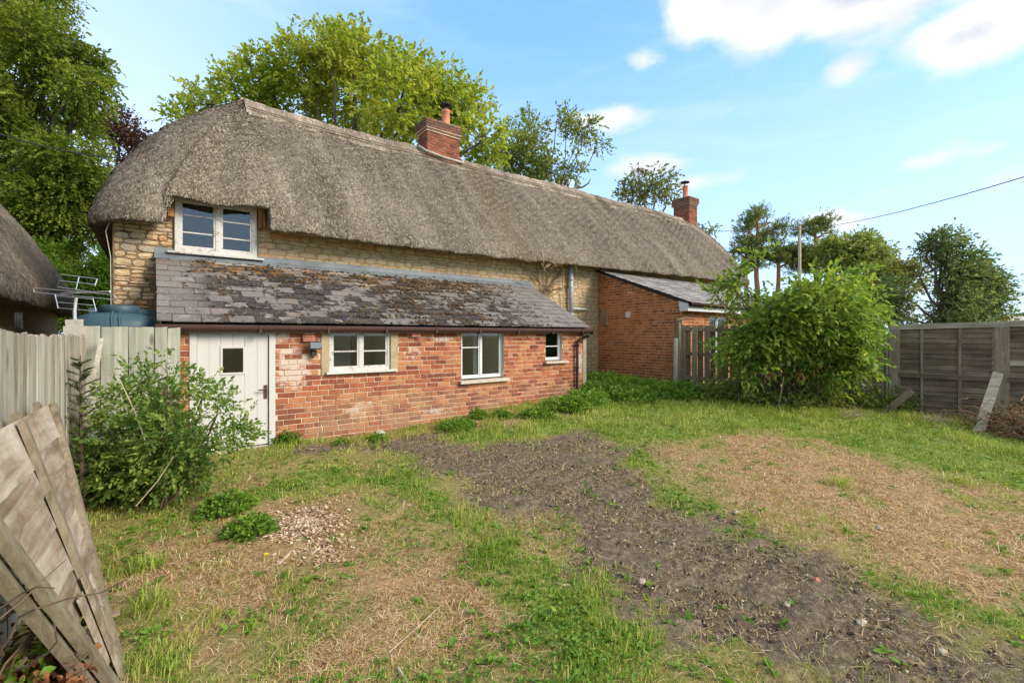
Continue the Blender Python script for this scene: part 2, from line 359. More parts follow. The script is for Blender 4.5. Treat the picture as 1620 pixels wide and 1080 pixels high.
M['moss'] = straw_mat('moss', [(0, (.035, .028, .018)), (.45, (.085, .048, .02)), (.75, (.17, .075, .02)), (1, (.10, .09, .03))])
M['lead'] = mat_simple('lead_flashing', (.16, .18, .19), .45, .25, 3, .3, .01)
M['brownpl'] = mat_simple('brown_gutter_plastic', (.062, .027, .020), .45, .2, 5, .1)
def paint_mat(name, col, under, amt, scale=14):
    m, N = material(name); co = N.n('ShaderNodeTexCoord').outputs['Object']; n = N.noise(co, scale, 7, .72); n2 = N.noise(N.scl(co, (4, 4, .5)), 5, 3)
    k = N.step(n, 1-amt-.06, 1-amt+.05); c = N.mix(N.math('MULTIPLY', n2, .35), col, tuple(v*.75 for v in col)); c = N.mix(k, c, under)
    finish(N, c, .55, N.math('SUBTRACT', n2, k), .25, .003); return m
M['white'] = paint_mat('white_window_paint', (.56, .54, .50), (.34, .27, .19), .42)
M['door'] = paint_mat('cream_door_paint', (.56, .54, .49), (.45, .36, .26), .27, 7)
M['upvc'] = mat_simple('white_plastic', (.58, .58, .565), .4, .06, 3, .05)
M['grypl'] = mat_simple('grey_plastic_pipe', (.42, .46, .50), .5, .1, 3, .1)
M['stonesill'] = mat_simple('pale_stone_sill', (.50, .43, .34), .9, .2, 12, .5)
M['surround'] = mat_simple('ochre_render_surround', (.40, .31, .185), .95, .22, 5, .4)
M['corner'] = mat_simple('cement_corner', (.36, .30, .21), .9, .25, 5, .5)
M['terra'] = mat_simple('terracotta', (.44, .17, .11), .8, .15, 9, .2)
M['pot'] = mat_simple('clay_chimney_pot', (.55, .20, .115), .8, .15, 6, .2)
M['black'] = mat_simple('black_metal', (.025, .025, .026), .6, .3, 8, .2)
M['dark'] = mat_simple('dark_interior', (.035, .033, .03), .95, .3, 2, .1)
M['rust'] = mat_simple('rusty_iron', (.10, .045, .028), .8, .4, 20, .4)
M['plaster'] = mat_simple('interior_plaster', (.52, .53, .48), .9, .1, 2, .1)
M['greyroom'] = mat_simple('grey_room', (.30, .31, .32), .9, .06, 2, .1)
M['alu'] = mat_simple('aluminium', (.62, .62, .63), .35, .1, 10, .1, metal=.6)
M['tank'] = mat_simple('blue_green_tank_plastic', (.035, .072, .088), .5, .18, 2, .15)
M['cap'] = mat_simple('concrete_capping', (.42, .38, .32), .95, .2, 9, .5)
def glass_mat(name, rough=0.02, base=.10):
    m, N = material(name)
    fr = N.n('ShaderNodeFresnel', {'IOR': 1.5}).outputs[0]; f = N.math('ADD', base, fr, clamp=True)
    t = N.n('ShaderNodeBsdfTransparent', {'Color': (.80, .83, .82, 1)}); g = N.n('ShaderNodeBsdfGlossy', {'Color': (.95, .95, .95, 1), 'Roughness': rough})
    N.n('ShaderNodeOutputMaterial', {'Surface': N.n('ShaderNodeMixShader', {0: f, 1: t.outputs[0], 2: g.outputs[0]}).outputs[0]}); return m
M['glass'] = glass_mat('window_glass', .02, .02)
def wood_mat(name, stops, obj=True, grain=(14, 14, .7), sc=2.2, moss=None, knots=True):
    m, N = material(name); tc = N.n('ShaderNodeTexCoord').outputs['Object']; oi = N.n('ShaderNodeObjectInfo').outputs['Random']
    off = N.n('ShaderNodeVectorMath', {0: tc, 1: N.n('ShaderNodeCombineXYZ', {0: N.math('MULTIPLY', oi, 37), 2: N.math('MULTIPLY', oi, 11)}).outputs[0]}, operation='ADD').outputs[0]
    g = N.noise(N.scl(off, grain), sc, 6, .65, .6); g2 = N.noise(off, 2.2, 4, .6)
    f = N.math('ADD', N.math('ADD', N.math('MULTIPLY', g, .5), N.math('MULTIPLY', g2, .42)), N.math('MULTIPLY', N.math('SUBTRACT', oi, .5), .10))
    c = N.ramp(f, stops)
    if knots:
        vo = N.n('ShaderNodeTexVoronoi', {'Vector': N.scl(off, tuple(4.5 if v > 5 else 2.2 for v in grain)), 'Scale': 1.0}).outputs['Distance']
        c = N.mix(N.math('MULTIPLY', N.math('SUBTRACT', 1, N.step(vo, .05, .13)), .7), c, (.08, .065, .05))
    if moss:
        c = N.mix(N.math('MULTIPLY', N.step(N.noise(off, 9, 5, .7), .5, .66), moss[1]), c, moss[0])
    finish(N, c, .88, N.math('ADD', g, N.math('MULTIPLY', g2, .3)), .6, .006, spec=.2); return m
GW = [(.32, (.15, .12, .08)), (.44, (.31, .27, .205)), (.54, (.43, .385, .31)), (.70, (.57, .52, .44))]
M['palewood'] = wood_mat('silvered_fence_wood', GW)
M['palewood2'] = wood_mat('silvered_green_fence_wood', [(.32, (.20, .19, .14)), (.48, (.34, .335, .27)), (.6, (.47, .46, .39)), (.75, (.55, .50, .42))], moss=((.30, .34, .22), .35))
M['brownwood'] = wood_mat('brown_fence_wood', [(.3, (.09, .07, .045)), (.5, (.21, .17, .11)), (.7, (.36, .30, .21))], moss=((.14, .15, .075), .35))
DW = [(.3, (.022, .019, .015)), (.48, (.058, .050, .039)), (.62, (.105, .092, .073)), (.8, (.17, .15, .12))]
M['darkwood'] = wood_mat('dark_overlap_wood', [(.3, (.055, .040, .025)), (.46, (.145, .108, .070)), (.6, (.25, .195, .135)), (.78, (.36, .295, .215))], grain=(.9, .9, 16), moss=((.12, .125, .06), .3), knots=False)
M['darkpost'] = wood_mat('weathered_post_wood', [(.3, (.10, .075, .048)), (.5, (.24, .19, .13)), (.7, (.40, .33, .24))], moss=((.17, .17, .09), .3))
M['mossrail'] = wood_mat('mossy_rail_wood', [(.3, (.16, .14, .10)), (.5, (.34, .30, .225)), (.7, (.54, .49, .40))], grain=(.9, .9, 16), moss=((.30, .30, .12), .6))
M['panel'] = wood_mat('weathered_waney_board', [(.30, (.10, .07, .042)), (.42, (.23, .175, .12)), (.52, (.38, .31, .23)), (.68, (.54, .47, .38))], grain=(7, .8, 7), moss=((.30, .17, .08), .35), knots=False)
M['panelrail'] = wood_mat('green_brown_rail', [(.3, (.10, .075, .045)), (.5, (.25, .20, .135)), (.7, (.42, .36, .26))], moss=((.24, .24, .15), .35))
M['orangewood'] = wood_mat('orange_stained_board', [(.3, (.16, .07, .025)), (.5, (.32, .16, .06)), (.7, (.48, .31, .16))], grain=(2, 2, 2), knots=False)
M['bark'] = mat_simple('grey_bark', (.12, .10, .075), .95, .4, 6, .9, .02, stretch=(3, 3, .6))
M['pinebark'] = mat_simple('orange_pine_bark', (.30, .14, .085), .95, .3, 6, .9, .02, stretch=(3, 3, .6))
M['twig'] = mat_simple('brown_twig', (.13, .09, .055), .9, .3, 9, .3)
M['haystem'] = mat_simple('brown_hay_stem', (.34, .20, .10), .9, .35, 9, .3)
M['paletwig'] = mat_simple('pale_dry_stem', (.42, .33, .21), .9, .3, 9, .3)
L_ = lambda *a: [(p, c) for p, c in a]
M['l_yellow'] = mat_leaf('yellow_green_leaf', L_((0, (.13, .20, .025)), (.35, (.27, .35, .045)), (.7, (.43, .48, .08)), (1, (.60, .54, .13))), .55, scale=.35)
M['l_left'] = mat_leaf('dark_green_leaf', L_((0, (.06, .10, .015)), (.45, (.155, .22, .03)), (.8, (.30, .34, .05)), (1, (.46, .41, .09))), .55, scale=.5)
M['l_copper'] = mat_leaf('copper_leaf', L_((0, (.03, .012, .01)), (.6, (.075, .03, .022)), (1, (.13, .065, .04))), .2)
M['l_hedge'] = mat_leaf('bright_hedge_leaf', L_((0, (.05, .11, .012)), (.5, (.14, .25, .025)), (1, (.28, .38, .05))), .5)
M['l_ash'] = mat_leaf('grey_green_leaf', L_((0, (.07, .11, .03)), (.5, (.19, .25, .06)), (1, (.36, .38, .13))), .55)
M['l_sparse'] = mat_leaf('olive_leaf', L_((0, (.07, .09, .02)), (.5, (.17, .20, .04)), (1, (.31, .28, .08))), .45)
M['l_pine'] = mat_leaf('pine_needle', L_((0, (.06, .095, .03)), (.5, (.15, .205, .06)), (1, (.29, .32, .11))), .5)
M['l_far'] = mat_leaf('far_tree_leaf', L_((0, (.11, .155, .045)), (.5, (.24, .30, .085)), (1, (.38, .41, .15))), .5)
M['l_holly'] = mat_leaf('deep_green_leaf', L_((0, (.045, .08, .03)), (.5, (.13, .19, .07)), (.85, (.27, .33, .15)), (1, (.40, .43, .24))), .5)
M['l_elder'] = mat_leaf('fresh_green_leaf', L_((0, (.06, .12, .02)), (.4, (.19, .31, .05)), (.82, (.36, .46, .09)), (1, (.55, .50, .13))), .45, scale=1.1)
M['l_oak'] = mat_leaf('young_oak_leaf', L_((0, (.06, .12, .025)), (.45, (.15, .25, .05)), (.8, (.29, .38, .08)), (1, (.50, .48, .11))), .5, scale=2)
M['l_spruce'] = mat_leaf('spruce_needle', L_((0, (.04, .06, .02)), (.5, (.08, .115, .035)), (1, (.19, .17, .06))), .15)
M['l_weed'] = mat_leaf('weed_leaf', L_((0, (.06, .14, .015)), (.5, (.15, .28, .03)), (1, (.29, .40, .06))), .42, scale=3)
M['l_dead'] = mat_leaf('dead_leaf', L_((0, (.10, .035, .015)), (.5, (.24, .095, .04)), (1, (.40, .19, .09))), .2)
M['grass'] = mat_leaf('grass_blade', L_((0, (.12, .19, .02)), (.35, (.25, .35, .04)), (.7, (.42, .46, .08)), (.88, (.56, .48, .17)), (1, (.66, .52, .25))), .3, scale=1.2)
M['straw'] = straw_mat('dry_straw', [(0, (.17, .075, .03)), (.35, (.40, .225, .09)), (.7, (.60, .40, .185)), (1, (.76, .60, .36))])
M['pebble'] = straw_mat('pebble', [(0, (.12, .085, .055)), (.5, (.30, .22, .145)), (.8, (.48, .38, .26)), (.93, (.56, .51, .43)), (1, (.38, .16, .10))])
M['clod'] = straw_mat('soil_clod', [(0, (.045, .031, .019)), (.6, (.14, .097, .060)), (1, (.34, .245, .155))])
M['chip'] = straw_mat('wood_chip', [(0, (.25, .14, .07)), (.5, (.46, .31, .185)), (1, (.66, .52, .37))])
# ------------------------------------------------------------------ ground
def poly(pts): return np.array([gr(x, y)[:2] for x, y in pts])
SOIL = [poly([(545, 712), (600, 700), (690, 690), (760, 706), (840, 690), (930, 680), (1000, 705), (1012, 740), (1060, 790), (1130, 800), (1215, 850), (1290, 890), (1420, 945), (1540, 985), (1700, 1030), (1900, 1150), (1400, 1200), (1130, 1075), (1050, 1010), (960, 920), (880, 870), (800, 828), (740, 790), (680, 750), (640, 728), (590, 722)]),
        poly([(470, 712), (560, 700), (570, 712), (480, 722)])]
DRY = [poly([(1040, 742), (1110, 712), (1185, 683), (1260, 692), (1400, 730), (1520, 765), (1700, 810), (1900, 900), (1900, 1050), (1620, 985), (1440, 925), (1300, 880), (1190, 830), (1110, 790)]),
       poly([(1060, 690), (1180, 676), (1215, 690), (1150, 712)]), poly([(900, 668), (985, 652), (1010, 668), (930, 690)]),
       poly([(620, 698), (700, 676), (830, 657), (835, 668), (700, 692)]), poly([(350, 752), (440, 722), (475, 735), (380, 770)]), poly([(415, 800), (470, 780), (530, 838), (470, 880), (430, 850)]),
       poly([(470, 890), (560, 850), (650, 838), (720, 880), (740, 960), (700, 1080), (560, 1150), (430, 1100), (520, 980)]),
       poly([(200, 850), (330, 830), (420, 880), (430, 960), (330, 1020), (240, 960), (215, 900)]), poly([(560, 860), (660, 800), (700, 830), (640, 900)])]
def inside(P, poly_):
    x, y = P[:, 0], P[:, 1]; ins = np.zeros(len(P), bool); n = len(poly_)
    dist = np.full(len(P), 1e9)
    for i in range(n):
        x0, y0 = poly_[i]; x1, y1 = poly_[(i+1) % n]
        c = ((y0 > y) != (y1 > y)) & (x < (x1-x0)*(y-y0)/(y1-y0+1e-12)+x0); ins ^= c
        dx, dy = x1-x0, y1-y0; t = np.clip(((x-x0)*dx+(y-y0)*dy)/(dx*dx+dy*dy+1e-9), 0, 1)
        dist = np.minimum(dist, np.hypot(x-x0-t*dx, y-y0-t*dy))
    return np.where(ins, dist, -dist)
GREEN = [poly(q) for q in (
 [(620, 735), (660, 728), (720, 790), (800, 840), (870, 880), (960, 905), (1000, 960), (1060, 1040), (1110, 1100), (900, 1100), (800, 1000), (740, 930), (690, 850), (640, 800), (600, 760)],
 [(960, 705), (1020, 700), (1040, 760), (1120, 800), (1210, 840), (1260, 880), (1180, 870), (1080, 830), (1000, 780)],
 [(700, 692), (940, 650), (900, 625), (1100, 622), (1700, 690), (1700, 800), (1400, 722), (1190, 680), (1040, 700), (860, 690), (760, 712)],
 [(1290, 880), (1440, 925), (1620, 980), (1700, 1010), (1620, 1012), (1440, 965)],
 [(170, 830), (330, 800), (420, 760), (560, 720), (600, 760), (500, 790), (440, 790), (330, 830), (250, 860)],
 [(190, 890), (250, 890), (310, 1090), (200, 1100)])]
def green(P):
    nz = vnoise(P, 4.3, 45)*.14+vnoise(P, 13, 46)*.10
    return np.clip((np.max([inside(P, q) for q in GREEN], 0)+nz+.05)/.25, 0, 1)
def weights(P):
    nz = vnoise(P, 3.1, 5)*.16+vnoise(P, 9, 6)*.10+vnoise(P, 24, 9)*.07
    so = np.max([inside(P, q) for q in SOIL], 0); dr = np.max([inside(P, q) for q in DRY], 0)
    so = np.clip((so+nz*1.3+vnoise(P, 48, 15)*.06+.12)/.32, 0, 1); dr = np.clip((dr+nz*2.6+.10)/.6, 0, 1)
    hole = np.clip((vnoise(P, 5.2, 61)+vnoise(P, 14, 62)*.6-.55)*2.2, 0, .85); dr = dr*(1-hole)
    mix_ = np.clip(vnoise(P, 1.9, 12)*.55+vnoise(P, 6.5, 13)*.4-.12, 0, .75)     # scattered dry spots everywhere
    lft = np.clip((2.8-P[:, 0]*.75)/2.2, 0, 1)*np.clip((6.2-P[:, 1])/1.5, 0, 1)
    gg = green(P); dr = np.maximum(dr, mix_*(.5+.5*lft))*(1-.55*gg); so = so*(1-.35*gg*np.clip(.5+vnoise(P, 9, 47), 0, 1)); dr = dr*(1-so)
    return so, dr
def ground():
    gx = np.concatenate([-np.geomspace(900, 3, 26)+1.0, np.arange(-1.9, 14.6, .042), np.geomspace(1, 900, 30)+13.8])
    gy = np.concatenate([-np.geomspace(900, 2.5, 26)+1.0, np.arange(-1.3, 9.3, .042), np.geomspace(1, 1500, 30)+8.4])
    gx = np.unique(np.round(gx, 4)); gy = np.unique(np.round(gy, 4))
    X, Y = np.meshgrid(gx, gy); P = np.stack([X.ravel(), Y.ravel()], 1); Z = gz(P[:, 0], P[:, 1])
    near = (P[:, 0] > -2) & (P[:, 0] < 15) & (P[:, 1] > -1.5) & (P[:, 1] < 9.5)
    so = np.zeros(len(P)); dr = np.zeros(len(P)); so[near], dr[near] = weights(P[near]); gg = np.zeros(len(P)); gg[near] = green(P[near])
    rough = np.zeros(len(P)); q = P[near]
    rough[near] = (vnoise(q, 16, 21)*.011+vnoise(q, 41, 22)*.010+vnoise(q, 75, 23)*.008)*(.45+so[near]*.9)+vnoise(q, 5, 24)*.012
    Z = Z+rough
    nx, ny = len(gx), len(gy); i = np.arange((ny-1)*(nx-1)); r = i//(nx-1); c = i % (nx-1); a = r*nx+c
    F = np.stack([a, a+1, a+nx+1, a+nx], 1)
    me = npmesh('ground', np.column_stack([P, Z]), F, True)
    ca = me.color_attributes.new('cover', 'FLOAT_COLOR', 'POINT'); ca.data.foreach_set('color', np.column_stack([so, dr, gg, np.ones(len(P))]).astype(np.float32).ravel())
    m, N = material('garden_ground'); at_ = N.n('ShaderNodeVertexColor', layer_name='cover'); sp = N.n('ShaderNodeSeparateColor', {'Color': at_.outputs[0]}); Pn = N.pos()
    n = N.noise(Pn, 22, 6, .7); n2 = N.noise(Pn, 110, 4, .7); n3 = N.noise(Pn, 2.2, 4)
    soil = N.ramp(N.math('ADD', N.math('MULTIPLY', n, .6), N.math('MULTIPLY', n2, .4)), [(.36, (.045, .031, .020)), (.47, (.135, .096, .062)), (.56, (.25, .182, .118)), (.65, (.50, .39, .265))])
    soil = N.mix(N.math('MULTIPLY', N.step(N.noise(Pn, 1.3, 5, .6), .42, .62), .35), soil, (.19, .145, .105))
    dry = N.ramp(N.math('ADD', N.math('MULTIPLY', n, .5), N.math('MULTIPLY', n2, .5)), [(.35, (.13, .075, .035)), (.48, (.40, .235, .105)), (.62, (.60, .41, .22))])
    grn = N.ramp(N.math('ADD', N.math('MULTIPLY', n, .5), N.math('MULTIPLY', n2, .5)), [(.36, (.09, .08, .025)), (.5, (.26, .225, .07)), (.64, (.45, .35, .15))])
    grn = N.mix(sp.outputs[2], grn, N.mix(1.0, grn, (.72, 1.05, .6), 'MULTIPLY')); c = N.mix(sp.outputs[1], grn, dry); c = N.mix(sp.outputs[0], c, soil)
    finish(N, c, .97, N.math('ADD', n, N.math('MULTIPLY', n2, .7)), .8, .03, spec=.1)
    o = link('ground', me, m); tag(o, kind='structure')
ground()
def scatter(n, x0, x1, y0, y1, power=1.35, rng=RNG):
    """world positions thinning with distance from the near garden"""
    rmax = 15.; rmin = 1.7
    u = rng.random(n); r = (rmin**(2-power)+u*(rmax**(2-power)-rmin**(2-power)))**(1/(2-power))
    a = rng.uniform(rad(HEAD-54), rad(HEAD+54), n); X = r*np.sin(a); Y = r*np.cos(a)
    k = (X > x0) & (X < x1) & (Y > y0) & (Y < y1)
    k &= ~((Y > 6.95) & (X < 7.35)) & ~((Y > 8.85)) & ~((X > 9.85) & (Y > 6.2)) & ~((X < -.52) & (Y > 2.0))
    # beyond the right hand fences
    k &= ((X-9.6)*(-3.33)-(Y-6.25)*2.82)*-1 < .2 if False else (Y-6.25 < (X-9.6)*(-3.33/2.82)+.15) | (X < 9.6)
    k &= (Y < 2.92-(X-12.42)*3.3)
    return X[k], Y[k], r[k]
def blades(name, X, Y, r, h, wd, lean, mat, label, flat=0.0):
    n = len(X); rg = RNG; Z = gz(X, Y); B = np.column_stack([X, Y, Z-.005]); a = rg.uniform(0, 6.283, n); d = np.column_stack([np.cos(a), np.sin(a), np.zeros(n)])
    sd = np.column_stack([-np.sin(a+.5), np.cos(a+.5), np.zeros(n)]); H = (h*(.45+.9*rg.random(n)))[:, None]; W = (wd*(.6+.8*rg.random(n))*np.maximum(1, r/3.2)**.75)[:, None]
    ln = (lean*(.3+rg.random(n)))[:, None]; up = np.array([[0, 0, 1.]])
    if flat:
        up = up*0; p1 = B+d*H*.5+np.array([[0, 0, 1.]])*(.006+.02*rg.random((n, 1))); p2 = B+d*H+np.array([[0, 0, 1.]])*(.004+.018*rg.random((n, 1)))
        V = np.stack([B-sd*W+[0, 0, .01], B+sd*W+[0, 0, .01], p1+sd*W, p1-sd*W, p2+sd*W*.4, p2-sd*W*.4], 1)
    else:
        p1 = B+up*H*.6+d*H*ln*.35; p2 = B+up*H*(1-.25*ln)+d*H*ln
        V = np.stack([B-sd*W, B+sd*W, p1+sd*W*.8, p1-sd*W*.8, p2+sd*W*.15, p2-sd*W*.15], 1)
    b = np.arange(n)[:, None]*6; F = np.concatenate([b+np.array([[0, 1, 2, 3]]), b+np.array([[3, 2, 4, 5]])], 1).reshape(-1, 4)
    o = link(name, npmesh(name, V.reshape(-1, 3), F), mat); tag(o, label, kind='stuff'); return o
def grass():
    X, Y, r = scatter(520000, -.5, 14, -.8, 8.9)
    P = np.column_stack([X, Y]); so, dr = weights(P); gr_ = green(P); tuft = np.clip(.50+.22*gr_+vnoise(P, 7, 31)*.6+vnoise(P, 19, 32)*.35, 0, 1)
    back = np.clip((X*.45+Y-6.0)/3.0, 0, 1)
    pr = (1-so)*(1-dr*.84)*tuft*(.72+.28*back)+so*.08*tuft
    k = RNG.random(len(X)) < pr*1.0; X, Y, r, back = X[k], Y[k], r[k], back[k]+.25*gr_[k]
    blades('grass', X, Y, r, .030+.050*back+.03*(vnoise(np.column_stack([X, Y]), 3, 33) > .5), .0017, .75, M['grass'], 'short rough green grass across the yard')
    X, Y, r = scatter(300000, -.5, 14, -.8, 8.9, 1.45)
    P = np.column_stack([X, Y]); so, dr = weights(P)
    gr_ = green(P); pr = dr*.85+.14*(1-so)*(1-gr_)+so*.07; k = RNG.random(len(X)) < pr; X, Y, r = X[k], Y[k], r[k]
    blades('straw', X, Y, r, .085+0*X, .0013, 1, M['straw'], 'dry straw lying flat over the ground', flat=1)
    X, Y, r = scatter(60000, -.5, 14, -.8, 8.9, 1.4); P = np.column_stack([X, Y]); so, dr = weights(P)
    k = RNG.random(len(X)) < dr*.5*(1-so)+.06; blades('dry_grass', X[k], Y[k], r[k], .055+0*X[k], .0015, 1.3, M['straw'], 'dead tan grass tufts')
grass()
def lumps(name, X, Y, Z, size, mat, label, sq=.65, kind='stuff', parent=None):
    """small eight-faced stones"""
    n = len(X); rg = RNG; base = np.array([(1, 0, 0), (0, 1, 0), (-1, 0, 0), (0, -1, 0), (0, 0, 1), (0, 0, -1), ]); V = base[None]*(.7+.6*rg.random((n, 6, 1)))+rg.normal(size=(n, 6, 3))*.14
    a = rg.uniform(0, 6.28, n); ca, sa = np.cos(a)[:, None], np.sin(a)[:, None]; x = V[:, :, 0]*ca-V[:, :, 1]*sa; y = V[:, :, 0]*sa+V[:, :, 1]*ca
    V = np.stack([x, y*(.6+.4*rg.random((n, 1))), V[:, :, 2]*sq], 2)*np.asarray(size)[:, None, None]+np.column_stack([X, Y, Z])[:, None]
    T = np.array([(0, 1, 4), (1, 2, 4), (2, 3, 4), (3, 0, 4), (1, 0, 5), (2, 1, 5), (3, 2, 5), (0, 3, 5)])
    F = (np.arange(n)[:, None, None]*6+T[None]).reshape(-1, 3)
    o = link(name, npmesh(name, V.reshape(-1, 3), F), mat, parent); tag(o, label, kind=kind); return o
def pebbles():
    X, Y, r = scatter(120000, -.5, 14, -.8, 8.6, 1.3); so, dr = weights(np.column_stack([X, Y])); k = RNG.random(len(X)) < so*.55+.03; X, Y, r = X[k], Y[k], r[k]
    s = .0016+.010*RNG.random(len(X))**9; lumps('gravel', X, Y, gz(X, Y)+.003, s*(1+r*.10), M['pebble'], 'pale gravel scattered in the dark soil')
    X, Y, r = scatter(110000, -.5, 14, -.8, 8.6, 1.2); so, dr = weights(np.column_stack([X, Y])); k = RNG.random(len(X)) < so; X, Y, r = X[k], Y[k], r[k]
    s = .003+.012*RNG.random(len(X))**4; lumps('soil_crumbs', X, Y, gz(X, Y)+.003, s*(1+r*.06), M['clod'], 'crumbs of dark bare soil')
    c = np.array([gr(480, 830)[:2]]); P = c+RNG.normal(size=(2400, 2))*[.15, .17]; P2 = np.array([gr(500, 872)[:2]])+RNG.normal(size=(500, 2))*.12
    P = np.concatenate([P, P2]); n = len(P); rg = RNG; a = rg.uniform(0, 6.28, n); B = np.column_stack([P, gz(P[:, 0], P[:, 1])+.006+.018*rg.random(n)])
    d = np.column_stack([np.cos(a), np.sin(a), rg.normal(size=n)*.35]); sd = np.column_stack([-np.sin(a), np.cos(a), rg.normal(size=n)*.35]); L = (.006+.013*rg.random((n, 1)))
    V = np.stack([B-d*L-sd*L*.45, B+d*L-sd*L*.5, B+d*L*.9+sd*L*.5, B-d*L*.8+sd*L*.4], 1).reshape(-1, 3); F = np.arange(n*4).reshape(-1, 4)
    tag(link('wood_chips', npmesh('wood_chips', V, F), M['chip']), 'patch of pale wood chips on the dry grass', kind='stuff')
pebbles()
# ------------------------------------------------------------------ walls with bricks
def brick_mesh(name, mat, seed, d=.012):
    r = random.Random(seed); j = lambda a: r.uniform(-a, a)
    o = [(-.5+j(.012), 0, -.5+j(.05)), (.5+j(.012), 0, -.5+j(.05)), (.5+j(.012), 0, .5+j(.05)), (-.5+j(.012), 0, .5+j(.05))]
    b = [(x, d*1.2, z) for x, _, z in o]; f = [(x*.965+j(.006), -d*.6+j(.002), z*.88+j(.03)) for x, _, z in o]
    me = bpy.data.meshes.new(name); me.from_pydata(b+o+f, [], [(8, 9, 10, 11)]+[(i, (i+1) % 4, 4+(i+1) % 4, 4+i) for i in range(4)]+[(4+i, 4+(i+1) % 4, 8+(i+1) % 4, 8+i) for i in range(4)])
    me.update(); me.materials.append(mat); return me
def courses(x0, x1, z0, z1, holes, ch=.075, bl=.225, top=None, header=4, phase=0):
    """list of (x centre, z centre, width, height) of the bricks of a wall face; top(x) limits a sloping head"""
    out = []; k = 0; z = z0; rr = random.Random(3+phase)
    while z+ch <= z1+.001:
        free = [(x0, x1)]
        for a, b, c, d in holes:
            if c < z+ch*.55 and d > z+ch*.45:
                nf = []
                for p, q in free:
                    if b <= p or a >= q: nf.append((p, q)); continue
                    if a-p > .03: nf.append((p, a))
                    if q-b > .03: nf.append((b, q))
                free = nf
        L = bl/2 if k % header == 1 else bl; off = (0, .25, .5, .0, .5, .15)[k % 6]*L+(.06 if k % 3 else 0)
        x = x0-off
        while x < x1:
            lw = L*(1+rr.uniform(-.035, .035))
            for p, q in free:
                a = max(x, p); b = min(x+lw, q)
                if b-a > .035:
                    w_ = b-a-.011; xc = (a+b)/2
                    if top is None or z+ch*.75 < top(xc): out.append((xc, z+ch/2, w_, ch-.011))
            x += lw
        z += ch; k += 1
    return out
def lay(bricks, parent, tf, rotz, var, mat_i, limit, key, lift=.004, name='brick'):
    """tf(x,z,depth)->world; the limit largest as objects, the rest joined"""
    bricks = sorted(bricks, key=key); rr = random.Random(11)
    for xc, zc, w_, h_ in bricks[:limit]:
        o = place(name, var[rr.randrange(len(var))], parent, tf(xc, zc, -rr.uniform(0, lift)), (0, rr.uniform(-.006, .006), rotz), (w_, 1, h_))
    rest = bricks[limit:]
    if rest:
        V = []; F = []; b = 0; c, s = math.cos(rotz), math.sin(rotz)
        for xc, zc, w_, h_ in rest:
            me = var[rr.randrange(len(var))]; p = tf(xc, zc, -rr.uniform(0, lift))
            for v in me.vertices:
                lx, ly, lz = v.co.x*w_, v.co.y, v.co.z*h_; V.append((p[0]+lx*c-ly*s, p[1]+lx*s+ly*c, p[2]+lz))
            for f in me.polygons: F.append([b+i for i in f.vertices])
            b += len(me.vertices)
        me = bpy.data.meshes.new(name); me.from_pydata(V, [], F); me.update()
        o = link(name, me, mat_i, parent); tag(o, kind='stuff')
def wall_sheet(mb, x0, x1, z0, z1, holes, y, back, tf=None, reveal=True):
    xs = sorted({x0, x1, *[h[0] for h in holes], *[h[1] for h in holes]}); zs = sorted({z0, z1, *[h[2] for h in holes], *[h[3] for h in holes]})
    for i in range(len(xs)-1):
        for j in range(len(zs)-1):
            a, b, c, d = xs[i], xs[i+1], zs[j], zs[j+1]
            if any(h[0] < (a+b)/2 < h[1] and h[2] < (c+d)/2 < h[3] for h in holes): continue
            mb.add([(a, y, c), (b, y, c), (b, y, d), (a, y, d)], [(0, 1, 2, 3)]); mb.add([(a, back, c), (b, back, c), (b, back, d), (a, back, d)], [(3, 2, 1, 0)])
    for a, b, c, d in holes:
        if reveal: mb.add([(a, y, c), (b, y, c), (b, y, d), (a, y, d), (a, back, c), (b, back, c), (b, back, d), (a, back, d)], [(0, 1, 5, 4), (1, 2, 6, 5), (2, 3, 7, 6), (3, 0, 4, 7)])
# ------------------------------------------------------------------ brick lean-to
WY = 7.0
lean = empty('brick_lean_to', (3.7, 7.0, 0), 'low red brick lean-to with a mossy slate roof and cream plank door along the cottage', 'lean-to')
holes = [(.37, 1.33, -.4, 1.55), (2.04, 2.98, .935, 1.56), (4.28, 5.20, .67, 1.56), (6.24, 6.70, .945, 1.56)]
mb = MB(); wall_sheet(mb, .10, 7.30, -.3, 1.60, holes, WY, WY+.24)
mb.add([(7.30, 7.0, -.3), (7.30, 8.9, -.3), (7.30, 8.9, 2.55), (7.30, 7.0, 1.60)], [(0, 1, 2, 3)]).add([(.10, 7.0, -.3), (.10, 8.9, -.3), (.10, 8.9, 2.55), (.10, 7.0, 1.60)], [(3, 2, 1, 0)])
bw = mb.build('brick_wall', M['mortar'], lean)
BV = [brick_mesh('brick', M['brick'], i) for i in range(6)]
sur = (1.93, 3.10, .89, 1.62)
bk = courses(.10, 7.30, -.22, 1.60, holes+[sur], top=None)
bk = [b for b in bk if b[1] > float(gz(b[0], 6.98))-.08]
lay(bk, bw, lambda x, z, d: (x, WY+d, z), 0, BV, M['brick_i'], 300, lambda b: -b[2]/(b[0]**2+49))
# side brick return at the right end
bk = courses(7.05, 8.9, -.2, 2.5, [], top=lambda y: 1.58+(y-7)*.5, phase=2)
lay(bk, bw, lambda x, z, d: (7.30-d, x, z), rad(90), BV, M['brick_i'], 0, lambda b: 0)
